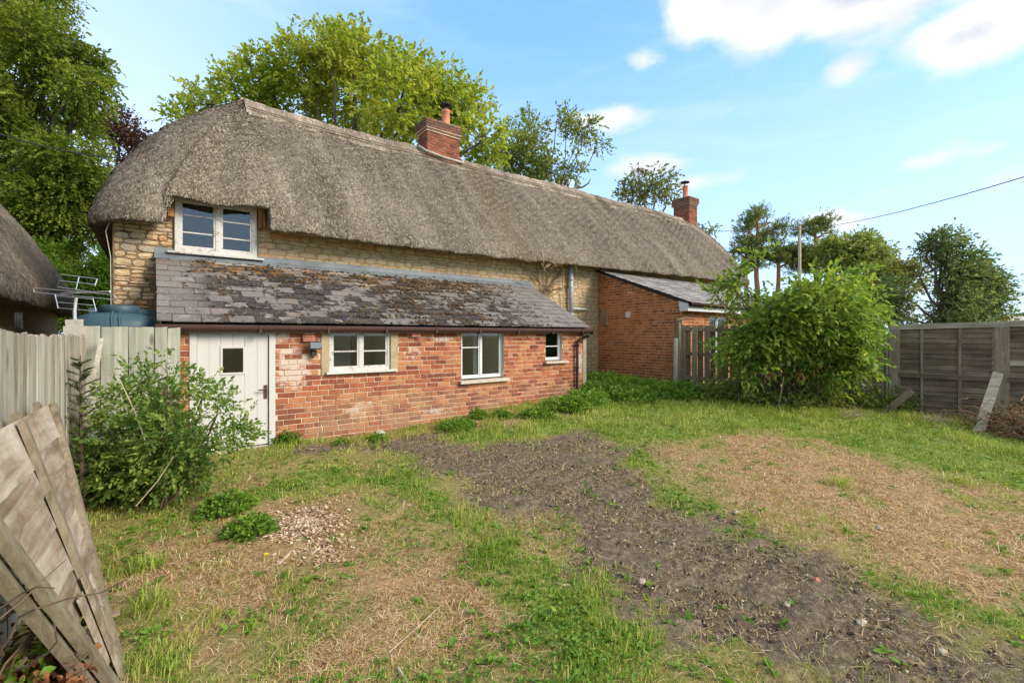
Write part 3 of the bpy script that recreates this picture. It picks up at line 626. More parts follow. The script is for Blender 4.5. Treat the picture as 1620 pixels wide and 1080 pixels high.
# inside of the lean-to
mb = MB(); mb.box((.35, 7.25, -.1), (7.2, 8.86, -.05)); mb.build('floor', M['dark'], lean)
mb = MB(); mb.box((.35, 8.75, -.05), (7.2, 8.80, 2.2)); mb.build('interior_wall', M['dark'], lean)
for xa, xb in ((2.98, 3.0), (5.20, 5.22), (6.70, 6.72)):
    mb = MB(); z0 = .67 if xa == 5.20 else .945; mb.box((xa-.01, 7.10, z0-.02), (xa+.012, 7.62, 1.56)); mb.build('window_reveal', M['plaster'], lean)
mb = MB(); mb.box((1.98, 7.75, .6), (2.6, 7.78, 1.56)); mb.build('curtain', M['greyroom'], lean)
mb = MB(); mb.box((4.85, 7.5, .5), (4.93, 7.56, 1.7)); mb.build('curtain', M['plaster'], lean)
def window(name, parent, x0, x1, z0, z1, y, mull, bars, mat, fw=.045, sash=.028, label=None, left_sash=True, ymax=None):
    """a casement: frame with mullions, glazing bars, panes of glass"""
    fr = MB(); fr.box((x0, y, z0), (x0+fw, y+.07, z1)); fr.box((x1-fw, y, z0), (x1, y+.07, z1)); fr.box((x0+fw, y+.001, z1-fw), (x1-fw, y+.069, z1)); fr.box((x0+fw, y+.001, z0), (x1-fw, y+.069, z0+fw))
    for m_ in mull: fr.box((m_-fw*.5, y+.002, z0+fw), (m_+fw*.5, y+.068, z1-fw))
    o = fr.build(name, mat, parent)
    if label: o['label'] = label
    edges = [x0+fw]+[e for m_ in mull for e in (m_-fw*.5, m_+fw*.5)]+[x1-fw]
    for i in range(0, len(edges), 2):
        a, b = edges[i], edges[i+1]; zs = [z0+fw]+[z0+(z1-z0)*q for q in bars[i//2]]+[z1-fw]; s_ = sash
        sm = MB(); sm.box((a, y+.012, z0+fw), (a+s_, y+.05, z1-fw)); sm.box((b-s_, y+.012, z0+fw), (b, y+.05, z1-fw)); sm.box((a+s_, y+.013, z0+fw), (b-s_, y+.049, z0+fw+s_)); sm.box((a+s_, y+.013, z1-fw-s_), (b-s_, y+.049, z1-fw))
        for q in zs[1:-1]: sm.box((a+s_, y+.014, q-.010), (b-s_, y+.048, q+.010))
        sm.build('sash', mat, o)
        for j in range(len(zs)-1):
            c, d = zs[j]+(.010 if j else s_), zs[j+1]-(.010 if j < len(zs)-2 else s_)
            MB().box((a+s_, y+.027, c), (b-s_, y+.031, d)).build('pane', M['glass'], o)
    return o
w1 = window('window', lean, 2.04, 2.98, .935, 1.56, 7.012, [2.51], [[.47], [.47]], M['white'], label='peeling white double casement window in an ochre surround')
w2 = window('window', lean, 4.28, 5.20, .70, 1.56, 7.055, [4.72], [[.64], []], M['upvc'], fw=.038, sash=.022, label='tall white window with one glazing bar on its left light')
w3 = window('window', lean, 6.24, 6.70, .965, 1.56, 7.055, [], [[.47]], M['upvc'], fw=.035, sash=.022, label='small white two pane window near the downpipe')
MB().box((1.99, 6.93, .905), (3.07, 7.03, .935), .004).build('sill', M['white'], w1)
MB().box((4.23, 6.92, .625), (5.29, 7.08, .675), .005).build('sill', M['stonesill'], w2)
MB().box((6.20, 6.92, .90), (6.82, 7.08, .945), .004).build('sill', M['stonesill'], w3)
for a, b, c, d in ((1.93, 2.04, .885, 1.61), (2.98, 3.10, .885, 1.61), (2.04, 2.98, .885, .905)):
    MB().box((a, 6.982, c), (b, 7.02, d), .003).build('window_surround', M['surround'], lean)
# door
dfr = MB(); dfr.box((.37, 6.985, 0), (.445, 7.07, 1.55)); dfr.box((1.255, 6.985, 0), (1.33, 7.07, 1.55)); dfr.box((.445, 6.986, 1.485), (1.255, 7.069, 1.55))
MB().box((.33, 6.975, -.12), (1.37, 7.2, -.005), .004).build('doorstep', M['cap'], lean)
door = dfr.build('door', M['door'], lean)
xs = [.449, .575, .70, .835, .97, 1.115, 1.251]
for i in range(6):
    a, b = xs[i]+.0015, xs[i+1]-.0015; y0 = 7.012+random.uniform(0, .002)
    segs = [(.012, 1.482)] if i in (0, 1, 4, 5) else [(.012, .985), (1.30, 1.482)]
    for c, d in segs: MB().box((a, y0, c), (b, y0+.03, d), .0008).build('plank', M['door'], door)
pf = MB(); pf.box((.695, 7.003, .96), (.975, 7.045, .985)); pf.box((.695, 7.003, 1.30), (.975, 7.045, 1.325)); pf.box((.695, 7.002, .985), (.72, 7.044, 1.30)); pf.box((.95, 7.002, .985), (.975, 7.044, 1.30)); pf.build('glazing_bead', M['door'], door)
MB().box((.72, 7.02, .985), (.95, 7.024, 1.30)).build('pane', M['glass'], door)
h = MB(); h.box((1.195, 7.000, .62), (1.235, 7.011, .80)); h.tube([(1.215, 7.0, .74), (1.215, 6.955, .74), (1.12, 6.95, .742)], .009, 8); h.build('handle', M['rust'], door)
# vents, floodlight, hook
for cx, cz in ((1.75, 1.46), (3.39, 1.52)):
    v = MB(); v.add([(cx-.085, 6.99, cz-.06), (cx+.085, 6.99, cz-.06), (cx+.085, 6.99, cz+.07), (cx-.085, 6.99, cz+.07), (cx-.075, 6.93, cz-.075), (cx+.075, 6.93, cz-.075), (cx+.08, 6.97, cz+.065), (cx-.08, 6.97, cz+.065)], [(4, 5, 6, 7), (0, 1, 5, 4), (1, 2, 6, 5), (2, 3, 7, 6), (3, 0, 4, 7)])
    vv = v.build('wall_vent', M['terra'], lean)
    for k in range(3): MB().box((cx-.06, 6.924-.0, cz-.05+k*.035), (cx+.06, 6.934+.008*k, cz-.035+k*.035)).build('louvre', M['terra'], vv)
fl = MB(); fl.add([(1.73, 6.86, 1.27), (1.90, 6.86, 1.27), (1.89, 6.85, 1.385), (1.74, 6.85, 1.385), (1.76, 6.94, 1.30), (1.87, 6.94, 1.30), (1.87, 6.94, 1.37), (1.76, 6.94, 1.37)], [(3, 2, 1, 0), (4, 5, 6, 7), (0, 1, 5, 4), (1, 2, 6, 5), (2, 3, 7, 6), (3, 0, 4, 7)])
flo = fl.build('floodlight', M['black'], lean)
MB().box((1.745, 6.845, 1.285), (1.885, 6.853, 1.37)).build('lamp_glass', M['lead'], flo)
MB().box((1.78, 6.91, 1.18), (1.85, 6.99, 1.26), .004).tube([(1.815, 6.95, 1.25), (1.815, 6.93, 1.31)], .012, 8).build('sensor', M['black'], flo)
MB().tube([(5.62, 6.995, 1.52), (5.62, 6.93, 1.53), (5.70, 6.92, 1.50), (5.72, 6.93, 1.44), (5.66, 6.95, 1.36)], .009, 6).build('iron_hook', M['rust'], lean)
MB().box((7.302, 6.985, .05), (7.40, 7.09, 1.60), .006).build('corner_board', M['corner'], lean)
# gutter and downpipe
g = MB(); n = 8
prof = [(-.055, .055)]+[(-.055*math.cos(math.pi*k/n), -.05*math.sin(math.pi*k/n)+.02) for k in range(n+1)]+[(.055, .055)]
vs = [(x, 6.885+a, 1.545+b) for x in (.03, 7.44) for a, b in prof]; m_ = len(prof)
g.add(vs, [(i, i+1, m_+i+1, m_+i) for i in range(m_-1)]); 
gut = g.build('gutter', M['brownpl'], lean)
for k in range(9):
    x = .25+k*.86; MB().box((x, 6.82, 1.50), (x+.03, 6.95, 1.512)).box((x, 6.822, 1.512), (x+.03, 6.829, 1.60)).build('bracket', M['brownpl'], gut)
MB().box((7.44, 6.825, 1.49), (7.452, 6.945, 1.60)).build('end_cap', M['brownpl'], gut)
MB().tube([(7.36, 6.885, 1.50), (7.355, 6.885, 1.45), (7.10, 6.93, 1.36), (7.075, 6.935, 1.32), (7.075, 6.935, .10), (7.07, 6.90, .06)], .030, 12).tube([(7.075, 6.935, .78), (7.075, 6.935, .84)], .037, 12).tube([(7.09, 6.93, 1.30), (7.075, 6.935, 1.24)], .037, 12).build('downpipe', M['brownpl'], lean, True)
# slate roof
E0 = Vector((0, 6.86, 1.615)); E1 = Vector((0, 8.86, 2.66)); SL = (E1-E0).length; sdir = (E1-E0).normalized(); snor = Vector((0, -sdir.z, sdir.y))
sr = MB(); sr.add([(.09, 6.90, 1.585), (7.36, 6.90, 1.585), (7.36, 8.88, 2.62), (.09, 8.88, 2.62), (.09, 6.90, 1.56), (7.36, 6.90, 1.56), (7.36, 8.88, 2.59), (.09, 8.88, 2.59)], [(0, 1, 2, 3), (7, 6, 5, 4), (0, 4, 5, 1), (1, 5, 6, 2), (0, 3, 7, 4)])
roof = sr.build('slate_roof', M['dark'], lean)
SV = []
for i in range(5):
    r_ = random.Random(i); j = lambda a: r_.uniform(-a, a)
    me = MB(); L = .40
    bot = [(-.5, 0), (-.30+j(.1), -.004+j(.005)), (.02+j(.1), j(.006)), (.33+j(.08), -.003+j(.005)), (.5, j(.006))]
    v = [(x, y, 0) for x, y in bot]+[(.5, L, -.0), (-.5, L, -.0)]; n_ = len(v); v += [(x, y, .013) for x, y, z in v]
    me.add(v, [tuple(range(n_))[::-1], tuple(range(n_, 2*n_))]+[(k, (k+1) % n_, n_+(k+1) % n_, n_+k) for k in range(n_)]); mm = me.mesh('slate'); mm.materials.append(M['slate']); SV.append(mm)
SP = []
for me in SV[:2]:
    q = me.copy(); q.materials.clear(); q.materials.append(M['pslate']); SP.append(q)
rows = 11; ex = SL/rows; slope = math.atan2(sdir.z, sdir.y); mossP = []
rr = random.Random(5)
for r_ in range(rows):
    x = .045-(.0 if r_ % 2 else .14); up = r_*ex
    while x < 7.39:
        wv = .285*(1+rr.uniform(-.05, .05)); a = max(x, .045); b = min(x+wv, 7.40)
        if b-a > .05:
            xc = (a+b)/2; c = E0+sdir*(up-.01+rr.uniform(-.006, .006))+snor*(.022+rr.uniform(0, .008)); tilt = rad(3.2+rr.uniform(-.6, 1.4))
            var = SV; rz = rr.uniform(-.012, .012)
            if (r_ == rows-1 and .9 < xc < 3.4 and rr.random() < .6) or (r_ == 7 and 2.75 < xc < 3.0): var = SP
            if rr.random() < .03: rz += rr.uniform(-.06, .06); c = c-sdir*.02
            o = place('slate', rr.choice(var), roof, (xc, c.y, c.z), (slope-tilt, 0, rz), (b-a-.007, 1 if r_ < rows-1 else .55, 1))
            mid = math.exp(-((xc-4.3)/1.9)**2)
            for _ in range(int(rr.random()*(2+22*mid+(12 if r_ > 6 and xc > .6 and xc < 6 else 0)))):
                if .45 < xc < 6.6: mossP.append((rr.uniform(a, b), up+abs(rr.gauss(0, .035)) if rr.random() < .8 else up+rr.random()*ex))
        x += wv
mp = np.array([(x, *(E0+sdir*u+snor*.044)[1:]) for x, u in mossP]); ms = .012+.026*RNG.random(len(mp))**2
mo = lumps('moss', mp[:, 0], mp[:, 1], mp[:, 2], ms, M['moss'], None, .55, parent=lean)
k = RNG.random(len(mp)) < .8; mq = np.repeat(mp[k], 3, 0)+RNG.normal(size=(3*int(k.sum()), 3))*[.018, .010, .005]
lumps('moss', mq[:, 0], mq[:, 1], mq[:, 2], .006+.012*RNG.random(len(mq)), M['moss'], None, .6, parent=lean)
f_ = MB(); nx = 60
for i in range(nx+1):
    x = .03+(7.42-.03)*i/nx; wv = .004*math.sin(i*1.9)
    f_.v += [(x, 8.885, 2.80+wv*.5), (x, 8.872, 2.80), (x, 8.865, 2.715), (x, 8.70, 2.632+wv), (x, 8.70, 2.618+wv)]
for i in range(nx):
    b = i*5; f_.f += [(b+k, b+5+k, b+6+k, b+1+k) for k in range(4)]
f_.build('lead_flashing', M['lead'], lean)
MB().box((.03, 6.90, 1.50), (7.35, 6.93, 1.60)).build('fascia', M['darkpost'], lean)
# ------------------------------------------------------------------ thatched cottage
cot = empty('thatched_cottage', (8.5, 11, .2), 'long stone cottage with a weathered thatched roof and two brick chimneys', 'cottage')
HY = 8.9
uh = [(.28, 1.40, 2.76, 3.62)]
mb = MB(); wall_sheet(mb, .20, 18.0, -.4, 3.70, uh, HY, HY+.45); wall_sheet(mb, -.45, .20, -.4, 3.32, [], HY, HY+.45)
mb.add([(-.45, 8.9, -.4), (-.45, 14.0, -.4), (-.45, 14.0, 3.32), (-.45, 8.9, 3.32), (18, 8.9, -.4), (18, 14.0, -.4), (18, 14.0, 3.75), (18, 8.9, 3.75)], [(0, 3, 2, 1), (4, 5, 6, 7), (1, 2, 6, 5)])
sw = mb.build('stone_wall', M['smortar'], cot)
MB().box((-.445, 8.893, 1.4), (.20, 8.899, 3.4)).build('open_joints', M['joint'], sw)
STV = []
for i in range(8):
    r_ = random.Random(50+i); n_ = 9; outer = []; inner = []; v = []
    for k in range(n_):
        a = 2*math.pi*k/n_+r_.uniform(-.12, .12); ca, sa = math.cos(a), math.sin(a); p = .5/max(abs(ca)**5+abs(sa)**5, 1e-3)**(1/5)*r_.uniform(.90, 1.06)
        outer.append((ca*p, 0.015, sa*p)); inner.append((ca*p*.88, -.5+r_.uniform(-.2, .2), sa*p*.80))
    mid = [(x*.96, -.2, z*.95) for x, y, z in outer]; v = outer+mid+inner+[(r_.uniform(-.1, .1), -.62, r_.uniform(-.1, .1))]
    me = bpy.data.meshes.new('stone'); me.from_pydata(v, [], [(k, (k+1) % n_, n_+(k+1) % n_, n_+k) for k in range(n_)]+[(n_+k, n_+(k+1) % n_, 2*n_+(k+1) % n_, 2*n_+k) for k in range(n_)]+[(2*n_+k, 2*n_+(k+1) % n_, 3*n_) for k in range(n_)])
    me.update(); me.materials.append(M['stone']); STV.append(me)
def rubble(x0, x1, z0, z1, hmin, hmax, wmin, wmax, holes, r_):
    out = []; z = z0
    while z < z1:
        h = r_.uniform(hmin, hmax); x = x0-r_.uniform(0, .04)
        while x < x1:
            ww = r_.uniform(wmin, wmax); a, b = max(x, x0), min(x+ww, x1)
            if b-a > .05:
                if r_.random() < .3 and h > hmin*1.4: sub = [(z, h*.5), (z+h*.5, h*.5)]
                else: sub = [(z, h)]
                for zz, hh in sub:
                    xc, zc = (a+b)/2, zz+hh/2+r_.uniform(-.01, .01)
                    if not any(q[0]-.02 < xc+(b-a)*.3 and xc-(b-a)*.3 < q[1]+.02 and q[2]-.05 < zc < q[3]+.05 for q in holes): out.append((xc, zc, b-a-.006, hh-.004))
            x += ww
        z += h
    return out
r_ = random.Random(9); stones = []
lean_hole = (.06, 7.38, -1, 2.78)
a1 = [(s_, r_.uniform(.035, .06)) for s_ in rubble(-.44, .26, 1.45, 3.35, .045, .12, .09, .27, uh+[lean_hole], r_)]
a2 = [(s_, r_.uniform(.016, .034)) for s_ in rubble(1.42, 9.9, 2.78, 3.42, .06, .12, .14, .34, uh, r_)]
a3 = [(s_, r_.uniform(.012, .028)) for s_ in rubble(7.42, 9.9, .15, 2.78, .07, .12, .14, .34, [], r_)]
al = a1+a2+a3; al.sort(key=lambda q: -(q[0][2]*q[0][3])/((q[0][0]**2+79)**1.2))
def put_stones(al, limit):
    for (xc, zc, ww, hh), d in al[:limit]:
        place('stone', r_.choice(STV), sw, (xc, HY+.004, zc), (0, r_.uniform(-.05, .05), 0), (ww, d, hh))
    V = []; F = []; b = 0
    for (xc, zc, ww, hh), d in al[limit:]:
        me = r_.choice(STV)
        for v in me.vertices: V.append((xc+v.co.x*ww, HY+.004+v.co.y*d, zc+v.co.z*hh))
        for f in me.polygons: F.append([b+i for i in f.vertices])
        b += len(me.vertices)
    me = bpy.data.meshes.new('stone'); me.from_pydata(V, [], F); me.update(); tag(link('stone', me, M['stone_i'], sw), kind='stuff')
put_stones(al, 300)
# upper window
uw = window('window', cot, .28, 1.40, 2.76, 3.62, 8.84, [.85], [[.36, .67], [.33, .64]], M['white'], fw=.07, sash=.03, label='flaking white six pane casement tucked under the thatch')
MB().box((.19, 8.78, 2.725), (1.50, 8.90, 2.758), .004).build('sill', M['white'], uw)
MB().tube([(.80, 8.835, 3.06), (.79, 8.81, 3.13), (.795, 8.80, 3.19)], .008, 6).build('handle', M['grypl'], uw)
MB().box((.20, 9.9, 2.3), (1.7, 9.92, 4.2)).box((.1, 9.3, 2.3), (.12, 9.9, 4)).build('interior_wall', M['greyroom'], cot)
for a, b, z0 in ((.10, .135, 3.30), (.14, .19, 3.27), (.195, .265, 3.27), (1.415, 1.47, 3.26), (1.475, 1.51, 3.28)):
    MB().box((a, 8.76, z0), (b, 8.84, 3.62), .006).build('cheek_board', M['orangewood'], cot)
# thatch
def eave_z(x): return float(np.interp(x, [-1, -.3, 0, 1.7, 3, 6, 8, 10, 14, 18.5], [3.10, 3.11, 3.13, 3.20, 3.18, 3.20, 3.24, 3.29, 3.36, 3.40]))
RZ = lambda x: 6.42+.025*math.sin(x*1.3)-.03*math.exp(-((x-8.5)/4)**2)
cols = []
def column(E, R, out, b): cols.append((Vector(E), Vector(R), Vector(out).normalized(), b))
RX0, RX1 = 1.55, 18.75
def rpt(x): xx = min(max(x, RX0), RX1); return (xx, 11.4, RZ(xx))
XL = -.74; rc = .95
# back, left side (from back to front), corner, front, right corner, right side
for y in np.arange(14.0, 9.0, -.25): column((XL, y, 3.10), (RX0, 11.4+(y-11.4)*.06, RZ(RX0)), (-1, 0, 0), .42)
for k in range(14):
    a = math.pi/2*k/14; column((XL+rc-rc*math.cos(a), 8.4+rc-rc*math.sin(a), 3.10), (RX0, 11.4-.05*k/14, RZ(RX0)), (-math.cos(a), -math.sin(a), 0), .42-.1*k/14)
xs = list(np.arange(XL+rc, .10, .11))+[.145, .15]+list(np.arange(.2, 1.5, .11))+[1.535, 1.54]+list(np.arange(1.62, 17.5, .12))
for x in xs:
    inn = .147 < x < 1.537; ez = eave_z(x)+(.36+.02*math.sin(x*5) if inn else 0)
    y = 8.40+(.10 if inn else 0)+.02*math.sin(x*2.1)
    column((x, y, ez+.012*math.sin(x*7)), rpt(x), (0, -1, 0), .10+.20*math.exp(-((x+.7)/1.6)**2)+.03*math.sin(x*.9))
for k in range(9):
    a = math.pi/2*k/8; column((17.5+.8*math.sin(a), 9.2-.8*math.cos(a), 3.38), (RX1, 11.4, RZ(RX1)), (math.sin(a), -math.cos(a), 0), .2)
for y in np.arange(9.4, 14.0, .4): column((18.3, y, 3.38), (RX1, 11.4, RZ(RX1)), (1, 0, 0), .15)
NR = 46; V = []
for ci, (E, R, out, b) in enumerate(cols):
    inw = -out
    V.append(E+inw*.62+Vector((0, 0, .34))); V.append(E+inw*.30+Vector((0, 0, .05))); V.append(E+inw*.10+Vector((0, 0, -.01)))
    nrm = (out*.72+Vector((0, 0, .70))).normalized()
    for k in range(NR):
        v = k/(NR-1); p = E.lerp(R, v)+nrm*b*math.sin(math.pi*min(v**.85, 1))
        lip = math.exp(-(v/.035)**2); p = p+out*.05*(1-lip)*math.exp(-v*6)
        p = p+nrm*(.022*math.sin(ci*.23+math.sin(ci*.11)*2)+.012*math.sin(ci*.57+k*.04))*math.sin(math.pi*min(1, v*1.02))**.5*(1 if ci > 34 else 0)
        p = p+nrm*(.014*math.sin(ci*2.3+k*3.7)+.012*math.sin(ci*.71-k*1.9)+.010*random.uniform(-1, 1))*(1 if v < .97 else .2)
        V.append(p)
H_ = NR+3; F = [(c*H_+k, (c+1)*H_+k, (c+1)*H_+k+1, c*H_+k+1) for c in range(len(cols)-1) for k in range(H_-1)]
V = np.array([tuple(v) for v in V]); th = link('thatched_roof', npmesh('thatched_roof', V, np.array(F), True), M['thatch'], cot)
MB().add([(RX0, 11.4, RZ(3)), (RX1, 11.4, RZ(3)), (18.3, 14.4, 3.2), (XL, 14.4, 3.2)], [(0, 1, 2, 3)]).build('back_slope', M['thatch'], cot)
# loose reed ends all over the thatch
def reeds(V, ncol, H_, n, parent, L=.038, kmin=3, kmax=None):
    G = V.reshape(ncol, H_, 3); rg = np.random.default_rng(4)
    c = rg.random(n)*(ncol-1.001); k = kmin+rg.random(n)*((kmax or H_)-kmin-1.001); ci = c.astype(int); ki = k.astype(int); fc = (c-ci)[:, None]; fk = (k-ki)[:, None]
    P = G[ci, ki]*(1-fc)*(1-fk)+G[ci+1, ki]*fc*(1-fk)+G[ci, ki+1]*(1-fc)*fk+G[ci+1, ki+1]*fc*fk
    dn = unit(G[ci, ki]-G[ci, ki+1]); ac = unit(G[ci+1, ki]-G[ci, ki]+1e-6); nr = unit(np.cross(ac, -dn))
    nr = np.where(nr[:, 2:3] < 0, -nr, nr)
    d = unit(dn+ac*rg.normal(size=(n, 1))*.55+nr*(.05+.15*rg.random((n, 1)))); ll = (L*(.5+rg.random((n, 1)))); ww = .0022+.0028*rg.random((n, 1)); sd = unit(np.cross(d, nr))
    P = P-d*ll*.4+nr*.004
    Q = P+d*ll; W = np.stack([P-sd*ww, P+sd*ww, Q+sd*ww*.7, Q-sd*ww*.7], 1).reshape(-1, 3)
    tag(link('reed', npmesh('reed', W, np.arange(n*4).reshape(-1, 4)), M['reed'], parent), kind='stuff')
reeds(V, len(cols), H_, 280000, th)
# ridge capping: raised band on the front of the ridge with a sewn edge
cv = []; ncap = 0
def onroof(x, v, lift):
    E = Vector((x, 8.40, eave_z(x))); R_ = Vector(rpt(x)); b = .10+.20*math.exp(-((x+.7)/1.6)**2)+.03*math.sin(x*.9)
    nrm = Vector((0, -.72, .70)).normalized(); return E.lerp(R_, v)+nrm*(b*math.sin(math.pi*min(v**.85, 1))+lift)
for i, x in enumerate(np.arange(RX0-.05, RX1+.05, .09)):
    v0 = .865+.010*math.sin(x*2.7)+.006*math.sin(x*11)
    for k in range(7):
        u = k/6; cv.append(onroof(x, 1-(1-v0)*u, .045+.012*math.sin(x*3+k) if k < 6 else .0))
    ncap += 1
cv = np.array([tuple(v) for v in cv]); F = np.array([(c*7+k, (c+1)*7+k, (c+1)*7+k+1, c*7+k+1) for c in range(ncap-1) for k in range(6)])
rc_ = link('ridge_capping', npmesh('ridge_capping', cv, F, True), M['ridge'], cot); reeds(cv, ncap, 7, 9000, rc_, .04, 0)
for vv in (.885, .915):
    MB().tube([onroof(x, vv+.003*math.sin(x*9), .062) for x in np.arange(1.6, 18.6, .15)], .009, 4).build('sway', M['twig'], cot)
# ridge top roll
MB().tube([(x, 11.42, RZ(x)+.015+.012*math.sin(x*5)+.008*math.sin(x*17)) for x in np.arange(1.50, 18.8, .12)], .06, 8).build('ridge_roll', M['ridge'], cot)
# chimneys
def chimney(x0, x1, y0, y1, z0, z1, cap0, limit):
    mb = MB(); mb.box((x0+.006, y0+.006, z0), (x1-.006, y1-.006, z1)); o = mb.build('chimney', M['cmortar'], cot); CV = [brick_mesh('brick', M['cbrick'], 70+i) for i in range(4)]
    ns = 0
    for face in range(2):
        z = z0; k = 0
        while z+.07 < z1+.01:
            pro = .035 if z > cap0 and z < cap0+.30 else 0; pro += .025 if (z > cap0+.075 and z < cap0+.30) else 0
            if face == 0: A, B = x0-pro, x1+pro
            else: A, B = y0-pro, y1+pro
            x = A-(.11 if k % 2 else 0)
            while x < B:
                a, b = max(x, A), min(x+.225, B)
                if b-a > .04:
                    wd = b-a-.01; xc = (a+b)/2; vv = CV[(k*3+int(x*10)) % 4]
                    if ns < limit:
                        if face == 0: place('brick', vv, o, (xc, y0-pro, z+.036), (0, 0, 0), (wd, 1, .063))
                        else: place('brick', vv, o, (x0-pro, xc, z+.036), (0, 0, rad(-90)), (wd, 1, .063))
                        ns += 1
                    else: rest.append((face, xc, x0-pro if face else y0-pro, z+.036, wd))
                x += .225
            z += .073; k += 1
    if rest:
        V = []; F = []; b = 0
        for face, xc, pl, zz, wd in rest:
            me = CV[0]
            for v in me.vertices:
                lx, ly, lz = v.co.x*wd, v.co.y, v.co.z*.063; V.append((xc+lx, pl+ly, zz+lz) if face == 0 else (pl+ly, xc-lx, zz+lz))
            F += [[b+i for i in f.vertices] for f in me.polygons]; b += len(me.vertices)
        me = bpy.data.meshes.new('brick'); me.from_pydata(V, [], F); me.update(); tag(link('brick', me, M['cbrick_i'], o), kind='stuff')
    mb = MB(); mb.box((x0-.052, y0-.052, cap0+.085), (x1+.052, y1+.052, min(z1-.004, cap0+.29))); mb.box((x0-.028, y0-.028, cap0+.01), (x1+.028, y1+.028, cap0+.084)); mb.box((x0-.02, y0-.02, z1), (x1+.02, y1+.02, z1+.03), .008); mb.build('chimney_cap', M['cmortar'], o)
    return o
rest = []
c1 = chimney(5.74, 6.72, 11.1, 11.62, 6.0, 7.16, 6.84, 140)
P0 = (6.42, 11.32, 7.19)
MB().lathe(P0, [(.125, 0), (.125, .05), (.11, .07), (.108, .38), (.125, .40), (.125, .45), (.10, .46)], 18).build('chimney_pot', M['pot'], c1, True)
cw = MB(); cw.lathe((P0[0], P0[1], P0[2]+.47), [(.085, 0), (.085, .05)], 14)
for k in range(4): a = k*1.57+.4; cw.beam((P0[0]+.09*math.cos(a), P0[1]+.09*math.sin(a), P0[2]+.44), (P0[0]+.11*math.cos(a), P0[1]+.11*math.sin(a), P0[2]+.60), .02, .01)
cw.lathe((P0[0], P0[1], P0[2]+.58), [(.165, 0), (.17, .02), (.10, .065), (.02, .08)], 18); cw.build('cowl', M['black'], c1)
MB().lathe((5.95, 11.38, 7.18), [(.10, 0), (.09, .08), (.11, .10), (.02, .15)], 12).build('chimney_vent', M['black'], c1)
fl_ = MB(); fl_.tube([(5.60, 11.3, 6.47), (5.66, 11.02, 6.27), (6.2, 10.98, 6.20), (6.75, 10.98, 6.19), (6.84, 11.1, 6.27), (6.86, 11.4, 6.50)], .035, 8); fl_.build('chimney_flashing', M['cap'], c1, True)
rest = []
c2 = chimney(18.1, 18.72, 11.15, 11.9, 6.2, 7.36, 7.05, 0)
MB().lathe((18.38, 11.5, 7.39), [(.13, 0), (.13, .05), (.115, .07), (.112, .50), (.125, .52), (.12, .56)], 14).build('chimney_pot', M['pot'], c2, True)
MB().lathe((18.35, 11.5, 8.08), [(.19, .03), (.2, .0), (.12, .04), (.02, .05)], 14).beam((18.3, 11.5, 7.9), (18.3, 11.5, 8.1), .03, .03).build('cowl', M['black'], c2)
# soil pipe, roof vent, bracket
MB().tube([(8.74, 8.80, 3.38), (8.74, 8.80, 2.05)], .055, 14).tube([(8.74, 8.80, 2.90), (8.74, 8.80, 2.99)], .066, 14).tube([(8.74, 8.80, 2.72), (8.74, 8.80, 2.76)], .064, 14).tube([(8.74, 8.80, 2.05), (8.76, 8.80, 1.9)], .06, 12).build('soil_pipe', M['grypl'], cot, True)
MB().tube([(8.76, 8.80, 2.17), (9.35, 8.80, 2.17)], .028, 10).build('waste_pipe', M['upvc'], cot, True)
q = at(868, 364, 12.9)
MB().tube([q+Vector((.06, .06, -.2)), q+Vector((0, 0, 0)), q+Vector((-.03, -.02, .10))], .055, 12).tube([q+Vector((-.03, -.02, .10)), q+Vector((-.03, -.03, .22))], .07, 12).build('roof_vent_pipe', M['grypl'], cot, True)
MB().tube([(-.48, 8.86, 3.1), (-.52, 8.84, 2.95), (-.47, 8.87, 2.6), (-.46, 8.87, 1.3)], .006, 6).build('cable', M['cap'], cot)
# ------------------------------------------------------------------ brick extension
EX, EY0, EY1 = 9.90, 6.27, 8.9
ext = empty('brick_extension', (11.5, 7.5, .3), 'orange brick extension with a low slate roof and white fascia behind the big bush', 'extension')
topf = lambda y: 2.22+(y-6.27)*(3.16-2.22)/(8.75-6.27)
mb = MB(); mb.add([(EX, EY0, -.2), (EX, EY1, -.2), (EX, EY1, topf(EY1)), (EX, EY0, topf(EY0))], [(3, 2, 1, 0)])
ew = mb.build('side_wall', M['emortar'], ext)
EV = [brick_mesh('brick', M['ebrick'], 30+i, .008) for i in range(5)]
bk = courses(EY0, EY1, -.05, 3.3, [(7.78, 7.94, 1.93, 2.08), (7.72, 7.87, 2.5, 2.57)], ch=.0715, top=topf, phase=1)
lay(bk, ew, lambda x, z, d: (EX+d, x, z), rad(-90), EV, M['ebrick_i'], 300, lambda b: b[0]-b[2]*6-(2 if .6 < b[1] else 0), .002)
MB().box((9.885, 7.79, 1.935), (9.905, 7.93, 2.075)).build('wall_vent', M['upvc'], ew); MB().box((9.892, 7.73, 2.505), (9.905, 7.86, 2.565)).build('air_brick', M['terra'], ew)
MB().box((9.86, 8.60, 1.75), (9.90, 8.74, 2.15), .004).build('meter_box', M['darkpost'], ew)
eh = [(11.1, 12.0, 1.0, 1.95)]
mb = MB(); wall_sheet(mb, 9.9, 15.2, -.2, 2.12, eh, EY0, EY0+.22); fw = mb.build('front_wall', M['emortar'], ext)
bk = courses(9.9, 15.2, -.05, 2.1, eh, ch=.0715, phase=3); lay(bk, fw, lambda x, z, d: (x, EY0+d, z), 0, EV, M['ebrick_i'], 0, lambda b: b[0], .002)
mb = MB(); wall_sheet(mb, 10.0, 15.1, 0, 2.0, [], 7.3, 7.35); mb.build('interior_wall', M['dark'], ext)
window('window', ext, 11.1, 12.0, 1.0, 1.95, EY0+.05, [11.55], [[], []], M['upvc'])
